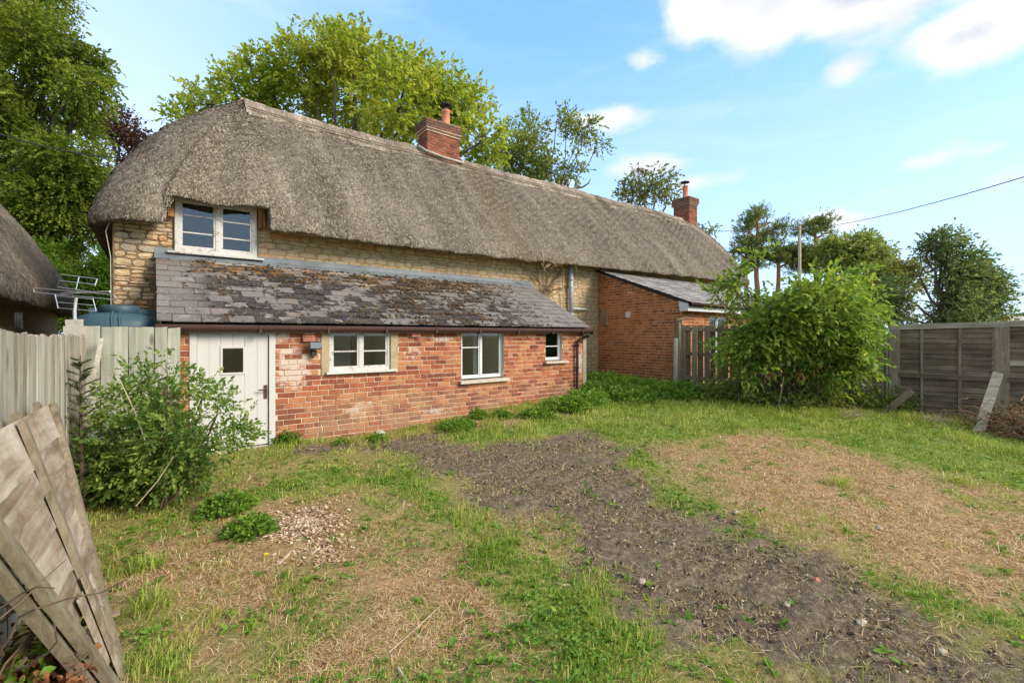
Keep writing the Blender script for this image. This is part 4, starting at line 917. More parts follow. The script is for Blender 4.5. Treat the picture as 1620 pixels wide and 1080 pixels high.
MB().add([(9.78, 6.05, 2.03), (9.78, 6.27, 2.03), (9.78, 6.30, 2.27), (9.78, 6.05, 2.20), (9.90, 6.05, 2.03), (9.90, 6.27, 2.03), (9.90, 6.30, 2.27), (9.90, 6.05, 2.20)], [(3, 2, 1, 0), (4, 5, 6, 7), (0, 4, 7, 3), (0, 1, 5, 4)]).box((9.90, 6.05, 2.03), (15.3, 6.075, 2.19)).build('fascia', M['upvc'], ext)
MB().tube([(9.80, 6.00, 2.18), (15.4, 6.00, 2.18)], .05, 10).build('gutter', M['brownpl'], ext, True)
er = MB(); er.add([(9.80, 5.98, 2.20), (15.4, 5.98, 2.20), (15.4, 8.9, 3.28), (9.80, 8.9, 3.28), (9.80, 5.98, 2.165), (15.4, 5.98, 2.165), (15.4, 8.9, 3.24), (9.80, 8.9, 3.24)], [(0, 1, 2, 3), (7, 6, 5, 4), (0, 3, 7, 4), (0, 4, 5, 1)])
ero = er.build('slate_roof', M['black'], ext)
V = []; b = 0; F = []; r2 = random.Random(8); sl = math.hypot(2.92, 1.08); ud = Vector((0, 2.92, 1.08))/sl; un = Vector((0, -ud.z, ud.y))
for k in range(17):
    x = 9.78-(.1 if k % 2 else 0)
    while x < 15.4:
        a, bb = max(x, 9.78)+.003, min(x+.2, 15.4)-.003; p = Vector((0, 5.97, 2.20))+ud*(k*.182+r2.uniform(-.004, .004)); t0 = un*(.030+r2.uniform(0, .008)); t1 = un*.010
        p2 = p+ud*.25; q = [Vector((a, *(p+t0)[1:])), Vector((bb, *(p+t0)[1:])), Vector((bb, *(p2+t1)[1:])), Vector((a, *(p2+t1)[1:])), Vector((a, *(p+t0-un*.012)[1:])), Vector((bb, *(p+t0-un*.012)[1:]))]
        V += [tuple(v) for v in q]; F += [(b, b+1, b+2, b+3), (b+4, b+5, b+1, b)]; b += 6; x += .2
me = bpy.data.meshes.new('slate'); me.from_pydata(V, [], F); me.update()
m, N = material('weathered_small_slate'); g_ = N.n('ShaderNodeNewGeometry'); nn = N.noise(g_.outputs['Position'], 20, 5, .7)
finish(N, N.ramp(N.math('ADD', N.math('MULTIPLY', g_.outputs['Random Per Island'], .5), N.math('MULTIPLY', nn, .6)), [(.25, (.16, .145, .13)), (.5, (.27, .245, .22)), (.8, (.42, .39, .35))]), .85, nn, .5, .005)
tag(link('slate', me, m, ero), kind='stuff')
# ------------------------------------------------------------------ timber fences, tank, aerial and other things
def board(w_, t_, h_, seed, top=0.0, nseg=5, bend=.002):
    """an upright board, origin at its foot"""
    r_ = random.Random(seed); v = []; f = []
    for k in range(nseg+1):
        z = h_*k/nseg; dx = r_.uniform(-1, 1)*.003; dy = bend*math.sin(k*1.3+seed); ww = w_*(1+r_.uniform(-.02, .02)); zt = (z, z)
        if k == nseg: zt = (z+top, z-top)
        v += [(-ww/2+dx, dy, zt[0]), (ww/2+dx, dy, zt[1]), (ww/2+dx, dy+t_, zt[1]), (-ww/2+dx, dy+t_, zt[0])]
    for k in range(nseg): f += [(4*k+i, 4*k+(i+1) % 4, 4*k+4+(i+1) % 4, 4*k+4+i) for i in range(4)]
    f += [(3, 2, 1, 0), tuple(4*nseg+i for i in range(4))]
    me = bpy.data.meshes.new('board'); me.from_pydata(v, [], f); me.update(); return me
def run(parent, A, B, n, mat, z0, ztop, t_=.018, seed=0, gap=.003, over=0.0, vary=.012, ws=None, variants=7):
    A = Vector((*A, 0)); B = Vector((*B, 0)); d = (B-A); L = d.length; d.normalize(); rot = math.atan2(d.y, d.x); pit = L/n; r_ = random.Random(seed)
    mv = [board(pit-gap+over, t_, 1.0, seed*10+i, r_.uniform(-.004, .004)) for i in range(variants)]
    for me in mv: me.materials.append(mat)
    for i in range(n):
        p = A+d*(pit*(i+.5)); u = (i+.5)/n; zt = ztop(u)+r_.uniform(-vary, vary); zb = z0(u)
        off = Vector((-d.y, d.x, 0))*(-(i % 2)*.004+r_.uniform(-.002, .002))
        place('board', mv[i % variants], parent, (p.x+off.x, p.y+off.y, zb), (0, r_.uniform(-.006, .006), rot), (1, 1, zt-zb))
fA = empty('plank_fence', (-.56, 4.7, 0), 'silvery close-boarded fence running from the left edge of the yard to the corner', 'fence', 'silvered plank fences at the left')
run(fA, (-.62, 2.05), (-.56, 6.72), 40, M['palewood'], lambda u: float(gz(-.6, 2+4.7*u))-.02, lambda u: 1.50-.05*u+.012*math.sin(u*9), seed=2)
for i, y in enumerate((2.3, 4.5, 6.62)): MB().box((-.72, y-.045, -.4), (-.635, y+.045, 1.35)).build('post', M['darkpost'], fA)
for z in (.3, 1.15): MB().beam((-.655, 2.05, z), (-.60, 6.70, z), .04, .08).build('rail', M['darkpost'], fA)
fB = empty('plank_fence', (-.15, 6.74, 0), 'short greenish-grey plank fence in front of the tank beside the brick lean-to', 'fence', 'silvered plank fences at the left')
run(fB, (-.56, 6.76), (.27, 6.76), 7, M['palewood2'], lambda u: -.05, lambda u: 1.56+.005*math.sin(u*20), seed=3, vary=.004)
for z in (.35, 1.2): MB().beam((-.55, 6.80, z), (.26, 6.80, z), .04, .08).build('rail', M['darkpost'], fB)
# leaning stake against plank fence
st = MB().beam(at(146, 612, 4.55), at(161, 536, 5.0), .045, .03, w2=.035, t2=.02).build('wooden_stake', M['palewood'])
tag(st, 'thin pale wooden stake leaning in the fence corner behind the left bush', 'stake')
# oil tank
tk = empty('oil_tank', (-.05, 7.7, .2), 'blue-green plastic tank with a ribbed domed top behind the short plank fence', 'tank')
tc = Vector((-.335, 7.55)); TW, TD = .42, .38
def tank_ring(sx, sy, z, n=32):
    return [(tc.x+sx*math.copysign(abs(math.cos(2*math.pi*k/n))**.7, math.cos(2*math.pi*k/n)), tc.y+sy*math.copysign(abs(math.sin(2*math.pi*k/n))**.7, math.sin(2*math.pi*k/n)), z) for k in range(n)]
rings = [(1, 1, 0), (1, 1, 1.50), (.985, .985, 1.60), (.93, .93, 1.655), (.80, .80, 1.70), (.55, .6, 1.735), (.25, .3, 1.745)]
mb = MB(); 
for sx, sy, z in rings: mb.v += tank_ring(TW*sx, TD*sy, z)
mb.f = [(i*32+k, i*32+(k+1) % 32, (i+1)*32+(k+1) % 32, (i+1)*32+k) for i in range(len(rings)-1) for k in range(32)]+[tuple(6*32+k for k in range(32))]
tb = mb.build('tank_body', M['tank'], tk, True)
for dx in (-.035, .035): MB().tube([(tc.x+dx, tc.y-TD-.005, .2), (tc.x+dx, tc.y-TD-.005, 1.52), (tc.x+dx, tc.y-TD*.93-.01, 1.665), (tc.x+dx, tc.y-TD*.55, 1.745), (tc.x+dx, tc.y, 1.755)], .014, 8).build('rib', M['tank'], tk, True)
MB().lathe((tc.x+.02, tc.y+.12, 1.70), [(.20, 0), (.20, .125), (.185, .14), (.02, .145)], 24).build('lid', M['tank'], tk, True)
MB().box((tc.x+.17, tc.y+.05, 1.72), (tc.x+.38, tc.y+.3, 1.80), .004).box((tc.x-.27, tc.y+.1, 1.70), (tc.x-.17, tc.y+.3, 1.80), .004).build('inspection_hatch', M['tank'], tk)
# block pillar and aerial
pl = empty('block_pillar', (-.70, 7.1, 0), 'small pillar of rough blocks behind the left fence corner', 'pillar')
PX, PY, _ = at(119, 530, 5.3)
z = 0.0
for i in range(7):
    hh = .225; MB().box((PX-.09, PY-.1, z), (PX+.17, PY+.12, z+hh-.008), .006).build('block', M['cap'], pl); z += hh
MB().box((PX-.075, PY-.08, z-.01), (PX+.07, PY+.07, z+.07), .006).build('block', M['cap'], pl)
ae = empty('television_aerial', (PX, PY, 1.6), 'white metal television aerial lying on a short mast above the left fence', 'aerial')
ax = lambda x, y, D=5.3: at(x, y, D)
MB().tube([(PX, PY, 1.55), ax(118, 492)], .017, 8).build('mast', M['grypl'], ae)
MB().tube([ax(118, 492), ax(120.5, 471)], .014, 8).build('clamp', M['upvc'], ae)
MB().tube([ax(97, 464, 5.4), ax(135, 463, 5.1), ax(174, 461, 4.8)], .009, 8).build('boom', M['alu'], ae)
def loop(p, q, hgt, r=.0065):
    pts = []; d = (q-p).normalized(); up = Vector((0, 0, 1))
    for k in range(7): a = math.pi/2+math.pi*k/6; pts.append(p+d*(hgt*math.cos(a))+up*hgt*math.sin(a))
    for k in range(7): a = -math.pi/2+math.pi*k/6; pts.append(q+d*(hgt*math.cos(a))+up*hgt*math.sin(a))
    return pts+[pts[0]]
MB().tube(loop(ax(56, 459, 5.35), ax(179, 470, 5.2), .026), .0045, 5).build('folded_dipole', M['alu'], ae)
for i, (a, b) in enumerate([((96, 434), (154, 441)), ((94, 444), (150, 450)), ((91, 454), (147, 462)), ((88, 468), (146, 473)), ((91, 478), (150, 483)), ((91, 487), (152, 492))]):
    MB().tube([ax(*a, 5.45), ax(*b, 5.35)], .0042, 6).build('reflector_rod', M['alu'], ae)
for a, b in (((96, 434), (90, 456)), ((154, 441), (150, 452)), ((87, 466), (92, 488)), ((147, 472), (152, 492)), ((125, 438), (120, 458))):
    MB().tube([ax(*a, 5.45), ax(*b, 5.4)], .0055, 6).build('reflector_bracket', M['grypl'] if a[0] != 96 else M['black'], ae)
for i in range(4):
    u = i/3; p = ax(128, 463.5, 5.15).lerp(ax(166, 461, 4.85), u); MB().tube([p+Vector((-.04, .05, .0)), p+Vector((.04, -.05, .0))], .005, 6).build('director', M['alu'], ae)
# outbuilding
ob = empty('thatched_outbuilding', (-2.6, 11, 0), 'low thatched outbuilding with dark stone wall beyond the left fence', 'outbuilding')
MB().box((-1.95, 3.0, -.2), (-1.75, 15.2, 1.98)).box((-4.2, 15.0, -.2), (-1.95, 15.2, 2.5)).build('stone_wall', M['darkpost'] if 0 else M['smortar'], ob)
V = []; cc = []; NRo = 24
cl = []
for y in np.arange(3.0, 14.6, .2): cl.append((Vector((-1.30, y, 1.90)), Vector((-3.3, y, 5.0)), Vector((1, 0, 0))))
for k in range(9):
    a = math.pi/2*k/8; cl.append((Vector((-1.30-1.0*(1-math.cos(a)), 14.6+1.0*math.sin(a), 1.90)), Vector((-3.3-.6*k/8, 14.6-.3*k/8, 5.0)), Vector((math.cos(a), math.sin(a), 0))))
for x in np.arange(-2.4, -5, -.4): cl.append((Vector((x, 15.6, 1.9)), Vector((-4.0, 14.3, 5.0)), Vector((0, 1, 0))))
for ci, (Ee, R, out) in enumerate(cl):
    V.append(Ee-out*.55+Vector((0, 0, .25))); V.append(Ee-out*.2+Vector((0, 0, .0)))
    nrm = (out*.75+Vector((0, 0, .65))).normalized()
    for k in range(NRo):
        v = k/(NRo-1); V.append(Ee.lerp(R, v)+nrm*(.16*math.sin(math.pi*v)+.012*random.uniform(-1, 1)+.10*(1-math.exp(-v*30))))
H2 = NRo+2; V = np.array([tuple(v) for v in V]); F = np.array([(c*H2+k+1, (c+1)*H2+k+1, (c+1)*H2+k, c*H2+k) for c in range(len(cl)-1) for k in range(H2-1)])
ot = link('thatched_roof', npmesh('thatched_roof', V, F, True), M['thatch'], ob); reeds(V, len(cl), H2, 22000, ot, .06, 2)
cb = MB()
for k in range(4):
    c_ = at(25, 508, 5.9); cb.tube([c_+Vector((.015*k, .045*math.cos(a)+.01*k, .11*math.sin(a+k*.1))) for a in np.linspace(0, 6.1, 14)], .008, 5)
tag(cb.build('coiled_cable', M['black']), 'coil of black cable hanging on the dark outbuilding wall', 'cable')
# broken waney panel leaning on the left fence
bp = empty('broken_fence_panel', (-.2, 3.0, -.2), 'broken weathered waney-lap fence panel leaning over at the left edge of the yard', 'fence panel')
TR = Vector((-.50, 4.03, 1.03)); TL = Vector((-.53, 2.27, 1.06)); BR = Vector((-.13, 3.00, -.22)); BL = Vector((-.13, 2.86, -.22))
pn = (TR-TL).cross(BR-TR).normalized(); pn = pn if pn.x > 0 else -pn
def pp(u, v, off=0): return TL.lerp(TR, u).lerp(BL.lerp(BR, u), v)+pn*off       # u across the top, v down
for u, t_, wv, off in ((1.0, .03, .045, .02), (.0, .035, .06, .015), (.52, .028, .045, .028)):
    vend = .86 if u == .52 else 1.0
    mb = MB(); mb.beam(pp(u, -.004, off), pp(u, vend, off), wv, t_, up=pn); mb.build('batten', M['panelrail'], bp)
MB().beam(pp(-.03, -.02, -.035), pp(-.03, 1.0, -.035), .05, .04, up=pn).build('bottom_rail', M['panelrail'], bp)
for q in (.12, .45, .66, .93):
    MB().beam(pp(q, -.03, -.03), pp(q, .1, -.03), .04, .03, up=pn).build('batten_end', M['darkpost'], bp)
nS = 8; r3 = random.Random(21)
for i in range(nS):
    v0 = i/nS; v1 = min((i+1.2)/nS, 1.0); k = 9
    for side in (0, 1) if i == 5 else (0,):
        ua, ub = (0., 1.) if i != 5 else ((.0, .22) if side == 0 else (.50, 1.0))
        vs = []; n_ = k*2
        for j in range(n_+1):
            u = ua+(ub-ua)*j/n_; wob = r3.uniform(-.004, .004)+.006*math.sin(j*.8+i*2)+.02*math.sin(j*.25+i*1.7)
            tp = pp(u, v0-.01, .0); bt = pp(u, v1+wob, .015+.004*math.sin(j*.7+i*2))
            vs += [tp, bt, bt-pn*.007, tp-pn*.007]
        fs = []
        for j in range(n_): b = 4*j; fs += [(b+a_, b+(a_+1) % 4, b+4+(a_+1) % 4, b+4+a_) for a_ in range(4)]
        fs += [(3, 2, 1, 0), tuple(4*n_+a_ for a_ in range(4))]
        MB().add(vs, fs).build('slat', M['panel'], bp)
for (ua, va, ub, vb, wd, of) in ((.30, .60, .12, .86, .11, .03), (.50, .58, .30, .95, .10, .035), (.62, .66, .55, .99, .09, .03)):
    p, q = pp(ua, va, of), pp(ub, vb, of); MB().beam(p, q, wd, .008, up=pn, w2=wd*.55).build('slat', M['panel'], bp)
p, q = at(128, 985, 2.36), at(190, 968, 2.45)
MB().beam(p, q, .075, .012, up=pn, w2=.03).build('loose_slat', M['panel'], bp)
# right-hand picket fence (hit-and-miss boards)
pf_ = empty('board_fence', (9.6, 6.25, .2), 'grey-brown hit-and-miss board fence between the brick extension and the big bush', 'fence')
FA, FBb = Vector((9.62, 6.22, 0)), Vector((12.42, 2.92, 0)); fd = (FBb-FA).normalized(); fn = Vector((fd.y, -fd.x, 0)); fn = fn if fn.y < 0 else -fn; rotf = math.atan2(fd.y, fd.x)
MB().box((-.05, -.05, 0), (.05, .05, 1.0)).build
bm_ = [board(.115, .018, 1, 300+i) for i in range(5)]
for me in bm_: me.materials.append(M['brownwood'])
i = 0; s_ = .10
while s_ < 4.2:
    p = FA+fd*s_+fn*(.03 if i % 2 == 0 else -.035); g0 = float(gz(p.x, p.y)); zt = 1.70-.10*s_/4.3 if s_ < 2.0 else 1.50
    place('board', bm_[i % 5], pf_, (p.x, p.y, g0-.03), (0, 0, rotf), (1, 1, zt-g0+.03)); s_ += .135; i += 1
for s_ in (0, 1.8, 3.6): p = FA+fd*s_+fn*.04; MB().box((p.x-.05, p.y-.05, -.3), (p.x+.05, p.y+.05, 1.80 if s_ == 0 else 1.62), .004).build('post', M['brownwood'], pf_)
for z in (.5, 1.05, 1.62): MB().beam(FA+Vector((0, 0, z)), FBb+Vector((0, 0, z-.15)), .04, .08).build('rail', M['brownwood'], pf_)
MB().beam(FA+fn*.04+Vector((-.04, 0, 1.82)), FA+fd*.25+fn*.04+Vector((0, 0, 1.88)), .1, .03).build('post_cap', M['palewood'], pf_)
MB().box((9.46, 6.16, .1), (9.55, 6.22, 1.40), .008).build('short_post', M['palewood2'], pf_)
# dark overlap panel fence
df = empty('overlap_fence', (12.5, 2.9, -.1), 'dark overlap panel fence with mossy capping rail at the right edge', 'fence')
G0 = Vector((12.42, 2.92, 0)); gd = Vector((.287, -.958, 0)).normalized(); gn = Vector((gd.y, -gd.x, 0)); gn = gn if gn.x < 0 else -gn
PW = 1.60; rotg = math.atan2(gd.y, gd.x)
def panel(P, d, nrm, L, zb, zt, parent, miss=None):
    nb = 17; hh = (zt-zb)/nb; rot = math.atan2(d.y, d.x)
    for k in range(nb):
        z = zb+k*hh; dp = (.012 if k % 2 else 0); n_ = 8; v = []; r_ = random.Random(k+int(P.y*100))
        for j in range(n_+1):
            q = P+d*(L*j/n_); wv = r_.uniform(-.004, .004)
            lo = q+nrm*(.030)+Vector((0, 0, z+wv-.008)); hi = q+nrm*(.012)+Vector((0, 0, z+hh+.012)); v += [lo, hi, hi-nrm*.008, lo-nrm*.008]
        f = []
        for j in range(n_): b = 4*j; f += [(b+a_, b+(a_+1) % 4, b+4+(a_+1) % 4, b+4+a_) for a_ in range(4)]
        f += [(3, 2, 1, 0), tuple(4*n_+a_ for a_ in range(4))]
        if miss is not None and k == miss:
            MB().add([x-Vector((0, 0, .0)) for x in v], f).build('board', M['mossrail'], parent)['label'] = 'yellow mossy board'
        else: MB().add(v, f).build('board', M['darkwood'], parent)
def zg(p): return float(gz(p.x, p.y))
for k in range(3):
    P = G0+gd*(PW*k+.05); zb = -.19-.03*k; zt = 1.635+.045*k; L = PW-.07
    panel(P, gd, gn, L, zb, zt, df, 10 if k == 1 else None)
    for u, wv in ((.02, .075), (.27, .045), (.64, .05), (.98, .075)): q = P+gd*L*u+gn*.045; MB().beam((q.x, q.y, zb), (q.x, q.y, zt), wv, .025, up=gn).build('batten', M['darkpost'], df)
    MB().beam(P+gn*.05+Vector((0, 0, .64-.012*k)), P+gd*L+gn*.05+Vector((0, 0, .62-.012*k)), .03, .085).build('mid_rail', M['darkwood'], df)
MB().beam(G0-gd*.05+gn*.02+Vector((0, 0, 1.635)), G0+gd*(PW*3)+gn*.02+Vector((0, 0, 1.765)), .09, .11).build('capping_rail', M['mossrail'], df)
MB().beam(G0+gn*.06+fd*.0+Vector((0, 0, -.3)), G0+gn*.03+Vector((0.02, 0.0, 1.67)), .15, .09, up=gn, w2=.14).build('post', M['darkpost'], df)
for k in (1, 2): q = G0+gd*(PW*k)+gn*-.02; MB().box((q.x-.075, q.y-.10, -.4), (q.x+.075, q.y+.10, 1.62)).build('post', M['darkpost'], df)
df2 = empty('overlap_fence', (11.9, 3.5, -.1), 'lower dark overlap panel between the big bush and the leaning corner post', 'fence')
P = G0-fd*1.65; panel(P, fd, fn, 1.6, -.12, 1.42, df2)
for u in (.3, .62, .95): q = P+fd*1.6*u+fn*.04; MB().beam((q.x, q.y, -.1), (q.x, q.y, 1.42), .035, .025, up=fn).build('batten', M['darkpost'], df2)
MB().beam(P+fn*.05+Vector((0, 0, .60)), P+fd*1.6+fn*.05+Vector((0, 0, .62)), .03, .07).build('mid_rail', M['darkwood'], df2)
# leaning boards and sticks on the right
def gpt(x, y, dz=0): X, Y, Z = gr(x, y); return Vector((X, Y, Z+dz))
a = gpt(1401, 652, .02); b = at(1443, 618, 9.05)
tag(MB().beam(a, b, .12, .035, up=(-.5, -.6, .6)).build('fallen_board', M['darkpost']), 'short grey board propped low against the corner post', 'board')
a = gpt(1547, 683, -.02); b = at(1579, 590, 8.45)
tag(MB().beam(a, b, .15, .04, up=(-1, -.3, .3), w2=.14).build('leaning_board', M['mossrail']), 'pale lichen-spotted board leaning on the dark fence at the right', 'board')
tag(MB().tube([gpt(1231, 645), at(1240, 596, 9.0)], [.011, .009], 8).build('garden_cane', M['paletwig']), 'thin pale cane stuck upright in the grass before the big bush', 'cane')
MBp = MB().tube([(8.42, 8.78, 3.36), (8.45, 8.80, 2.9), (8.50, 8.83, 2.1)], [.014, .014, .012], 6)
tag(MBp.build('bamboo_pole', M['paletwig']), 'thin bare pole standing against the stone wall beside the grey pipe', 'pole')
# dead climber on the wall
dc = empty('dead_climber', (8.0, 8.85, 2.6), 'leafless dead climber with curled white twigs under the thatch eave', 'climbing plant')
r4 = random.Random(4)
mb = MB()
for k in range(34):
    x = 7.9+r4.gauss(0, .12); p = [Vector((x, 8.865, 2.42+r4.uniform(0, .2)))]; a = r4.gauss(0, .75)-.15
    for s_ in range(7): a += r4.gauss(0, .16); p.append(p[-1]+Vector((math.sin(a)*.16, 0, math.cos(a)*.13)))
    p = [q for q in p if q.z < 3.32]
    if len(p) > 2: mb.tube(p, [.006*(1-.08*i) for i in range(len(p))], 4, False)
mb.build('stem', M['twig'], dc)
mb = MB()
for k in range(20):
    c_ = at(r4.uniform(856, 905), r4.uniform(405, 420), 11.3); p = [c_]; v_ = Vector((r4.gauss(0, 1), r4.gauss(-.2, .4), r4.gauss(0, .7))).normalized()
    for s_ in range(5): v_ = (v_+Vector((r4.gauss(0, .5), r4.gauss(0, .3), r4.gauss(0, .5)))).normalized(); p.append(p[-1]+v_*.05)
    mb.tube(p, .006, 4, False)
for (x0, y0, x1, y1) in ((858, 396, 860, 416), (860, 400, 866, 412), (857, 417, 862, 428), (862, 428, 869, 436), (908, 408, 918, 402), (918, 402, 928, 404), (925, 400, 928, 398)): mb.tube([at(x0, y0, 11.1), at((x0+x1)/2+1, (y0+y1)/2, 11.05), at(x1, y1, 11.1)], .007, 4, False)
mb.build('dry_twig', M['chip'], dc)
# ------------------------------------------------------------------ trees and bushes
def branchy(mb, base, tip, r0, r1, wob=.15, n=6, rnd=random):
    pts = []; base = Vector(base); tip = Vector(tip); L = (tip-base).length
    for i in range(n+1):
        u = i/n; q = base.lerp(tip, u); k = math.sin(math.pi*u)*wob*L*.25
        pts.append(q+Vector((rnd.uniform(-k, k), rnd.uniform(-k, k), rnd.uniform(-k, k)*.5+math.sin(math.pi*u)*L*.05)))
    mb.tube(pts, [r0+(r1-r0)*i/n for i in range(n+1)], 6, False)
def tree(name, label, base, lobes, leafmat, barkmat, nclump, perk, leafsize, twigL, trunk_r, gap=-.2, gf=1.0, shell=.45, seed=1, wid=.6, upb=.6, nbr=40, droop=.15, group=None, cat='tree', stems=1, thick=1.0, fork=.35):
    rg = np.random.default_rng(seed); rnd = random.Random(seed)
    root = empty(name, tuple(base), label, cat, group)
    C, U = lobes_points(lobes, nclump, shell, gap, gf, rg, seed)
    D = U+rg.normal(size=U.shape)*.5; D[:, 2] += .15
    P, Dl = sprays(C, D, twigL, perk, 1.0, droop, rg)
    link('crown', leafmesh('crown', P, Dl, leafsize, wid, upb, rg), leafmat, root)
    mb = MB(); base = Vector(base); cen = sum((Vector(l[0]) for l in lobes), Vector())/len(lobes)
    for s_ in range(stems):
        b0 = base+Vector((rnd.gauss(0, .12), rnd.gauss(0, .12), 0))*(1 if stems > 1 else 0)
        frk = b0.lerp(cen, fork) if stems == 1 else b0
        if stems == 1: branchy(mb, b0-Vector((0, 0, .1)), frk, trunk_r, trunk_r*.75, .06, 5, rnd)
        for c, r in (lobes if stems == 1 else rnd.sample(lobes, max(1, min(len(lobes), 3)))):
            mid = Vector(c)-Vector((0, 0, r[2]*.3)); branchy(mb, frk, mid, trunk_r*.6*thick, trunk_r*.22*thick, .25, 7, rnd)
            sel = [i for i in range(len(C)) if (Vector(C[i])-Vector(c)).length < max(r)*1.05]
            for i in rnd.sample(sel, min(len(sel), max(2, nbr//len(lobes)//stems))): branchy(mb, mid.lerp(Vector(c), rnd.random()), Vector(C[i]), trunk_r*.16*thick, trunk_r*.04*thick, .3, 5, rnd)
    mb.build('trunk', barkmat, root, True)
    return root
def lobe(x, y, D, rx, ry=None, rz=None, dd=0):
    """centre at that bearing and distance, radii in metres"""
    return (at(x, y, D), (rx, ry or rx, rz or rx))
# big yellow-green sycamore behind the cottage
D = 24.; k = D/FPX
lo = [lobe(x, y, D+dz, rx*k, rx*k, rz*k) for x, y, rx, rz, dz in ((300, 185, 34, 22, 0), (335, 160, 40, 28, 1), (380, 140, 40, 30, 0), (420, 115, 42, 30, 1), (470, 105, 52, 40, 0), (520, 85, 45, 34, -1), (560, 78, 48, 36, 0), (600, 110, 55, 42, 1), (640, 125, 50, 38, -1), (690, 140, 48, 36, 0), (735, 165, 44, 34, 0), (760, 215, 38, 32, -1), (770, 245, 30, 24, 0), (560, 150, 90, 60, 2), (450, 165, 80, 50, 2), (690, 200, 70, 50, 2), (555, 55, 24, 14, 0), (500, 75, 24, 12, 0), (700, 110, 20, 12, 0), (640, 175, 80, 55, -1))]
tree('sycamore_tree', 'large yellow-green tree rising behind the thatched roof and near chimney', at(560, 530, 25)*1+Vector((0, 0, -1.4)), lo, M['l_yellow'], M['bark'], 8600, 7, .175, .5, .22, gap=-.28, gf=1.7, seed=11, nbr=150, wid=.75)
# left big tree
D = 13.; k = D/FPX
lo = [lobe(x, y, D+dz, rx*k, rx*k, rz*k) for x, y, rx, rz, dz in ((-60, 40, 90, 70, 0), (20, 25, 60, 40, 0), (60, 60, 55, 42, -.5), (100, 100, 45, 34, 0), (140, 95, 28, 20, .4), (120, 140, 48, 30, -.3), (50, 150, 70, 50, 0), (-40, 170, 80, 60, 0), (90, 200, 55, 34, .3), (110, 250, 55, 32, -.2), (140, 285, 42, 26, 0), (150, 310, 38, 22, .5), (40, 250, 75, 50, 0), (90, 320, 70, 36, 0), (10, 330, 80, 50, 0), (120, 355, 55, 20, .4), (60, 380, 70, 30, .6), (-60, 290, 80, 70, 0), (0, -40, 90, 50, 0), (155, 128, 18, 10, 0))]
tree('lime_tree', 'tall dense green tree at the left edge beyond the outbuilding', at(-70, 530, 15)+Vector((0, 0, -1.4)), lo, M['l_left'], M['bark'], 19000, 7, .085, .30, .2, gap=-.42, gf=2.6, seed=12, nbr=160, wid=.7, droop=.5)
D = 26.; k = D/FPX
lo = [lobe(x, y, D, rx*k, rx*k, rz*k) for x, y, rx, rz in ((165, 180, 26, 20), (190, 200, 28, 24), (215, 215, 24, 16), (180, 225, 36, 26), (150, 210, 36, 34), (225, 232, 18, 8), (140, 250, 50, 40))]
tree('copper_beech', 'dark purple-leaved beech behind the left end of the thatch', at(165, 530, 27)+Vector((0, 0, -1.4)), lo, M['l_copper'], M['bark'], 1500, 6, .15, .6, .2, gap=-.1, gf=2., seed=13, nbr=90)
# green hedge between outbuilding and cottage
D = 13.; k = D/FPX
lo = [lobe(x, y, D+dz, rx*k, rx*k, rz*k) for x, y, rx, rz, dz in ((110, 410, 40, 22, 0), (150, 420, 36, 24, 0), (175, 430, 30, 30, .5), (130, 450, 45, 34, 0), (165, 480, 40, 40, 0), (120, 500, 50, 40, 0), (90, 400, 30, 18, .5))]
tree('hedge_bush', 'bright green bushy hedge in the gap left of the stone gable', at(140, 530, 13.3)+Vector((0, 0, -1.4)), lo, M['l_hedge'], M['bark'], 7500, 7, .07, .25, .05, gap=-.6, gf=3, seed=14, cat='bush')
# tree right of the chimney
D = 27.; k = D/FPX
lo = [lobe(x, y, D+dz, rx*k, rx*k, rz*k) for x, y, rx, rz, dz in ((810, 230, 26, 26, 0), (835, 255, 36, 28, 0), (870, 270, 36, 20, 0), (845, 200, 32, 20, 1), (880, 190, 26, 14, 0), (905, 240, 24, 14, 0), (925, 200, 22, 14, 0), (945, 225, 18, 12, 0), (895, 215, 30, 22, 1), (800, 260, 20, 18, 0), (900, 265, 36, 20, 0), (915, 225, 26, 18, 0), (860, 225, 30, 24, 0))]
tree('ash_tree', 'open grey-green tree behind the ridge right of the near chimney', at(860, 530, 28)+Vector((0, 0, -1.4)), lo, M['l_ash'], M['bark'], 2300, 7, .165, .6, .10, gap=-.12, gf=1.6, seed=15, nbr=120)
tag(MB().tube([at(880, 300, 26), at(905, 299, 26), at(922, 296, 26), at(931, 290, 26), at(934, 283, 26)], [.07, .06, .05, .04, .02], 6).tube([at(915, 297, 26), at(910, 288, 26)], .025, 5).build('dead_branch', M['twig']), 'bare dead branch poking above the ridge right of the open tree', 'branch')
lo = [lobe(x, y, D, rx*k, rx*k, rz*k) for x, y, rx, rz in ((1010, 265, 22, 16), (1035, 290, 28, 22), (1000, 300, 22, 20), (1055, 300, 20, 18), (1020, 310, 40, 16), (985, 290, 14, 10))]
tree('small_sparse_tree', 'small sparse olive tree behind the ridge left of the far chimney', at(1022, 530, 28)+Vector((0, 0, -1.4)), lo, M['l_sparse'], M['bark'], 560, 6, .16, .55, .14, gap=-.05, gf=1.8, seed=16, nbr=110)
lo = [lobe(x, y, 25, rx/30, rx/30, rz/30) for x, y, rx, rz in ((1112, 355, 9, 6), (1125, 362, 8, 4))]
tree('garden_shrub', 'wisps of pale shrub showing past the far chimney', at(1112, 530, 25)+Vector((0, 0, -1.4)), lo, M['l_sparse'], M['bark'], 90, 6, .12, .3, .05, gap=-.5, seed=17, cat='bush')
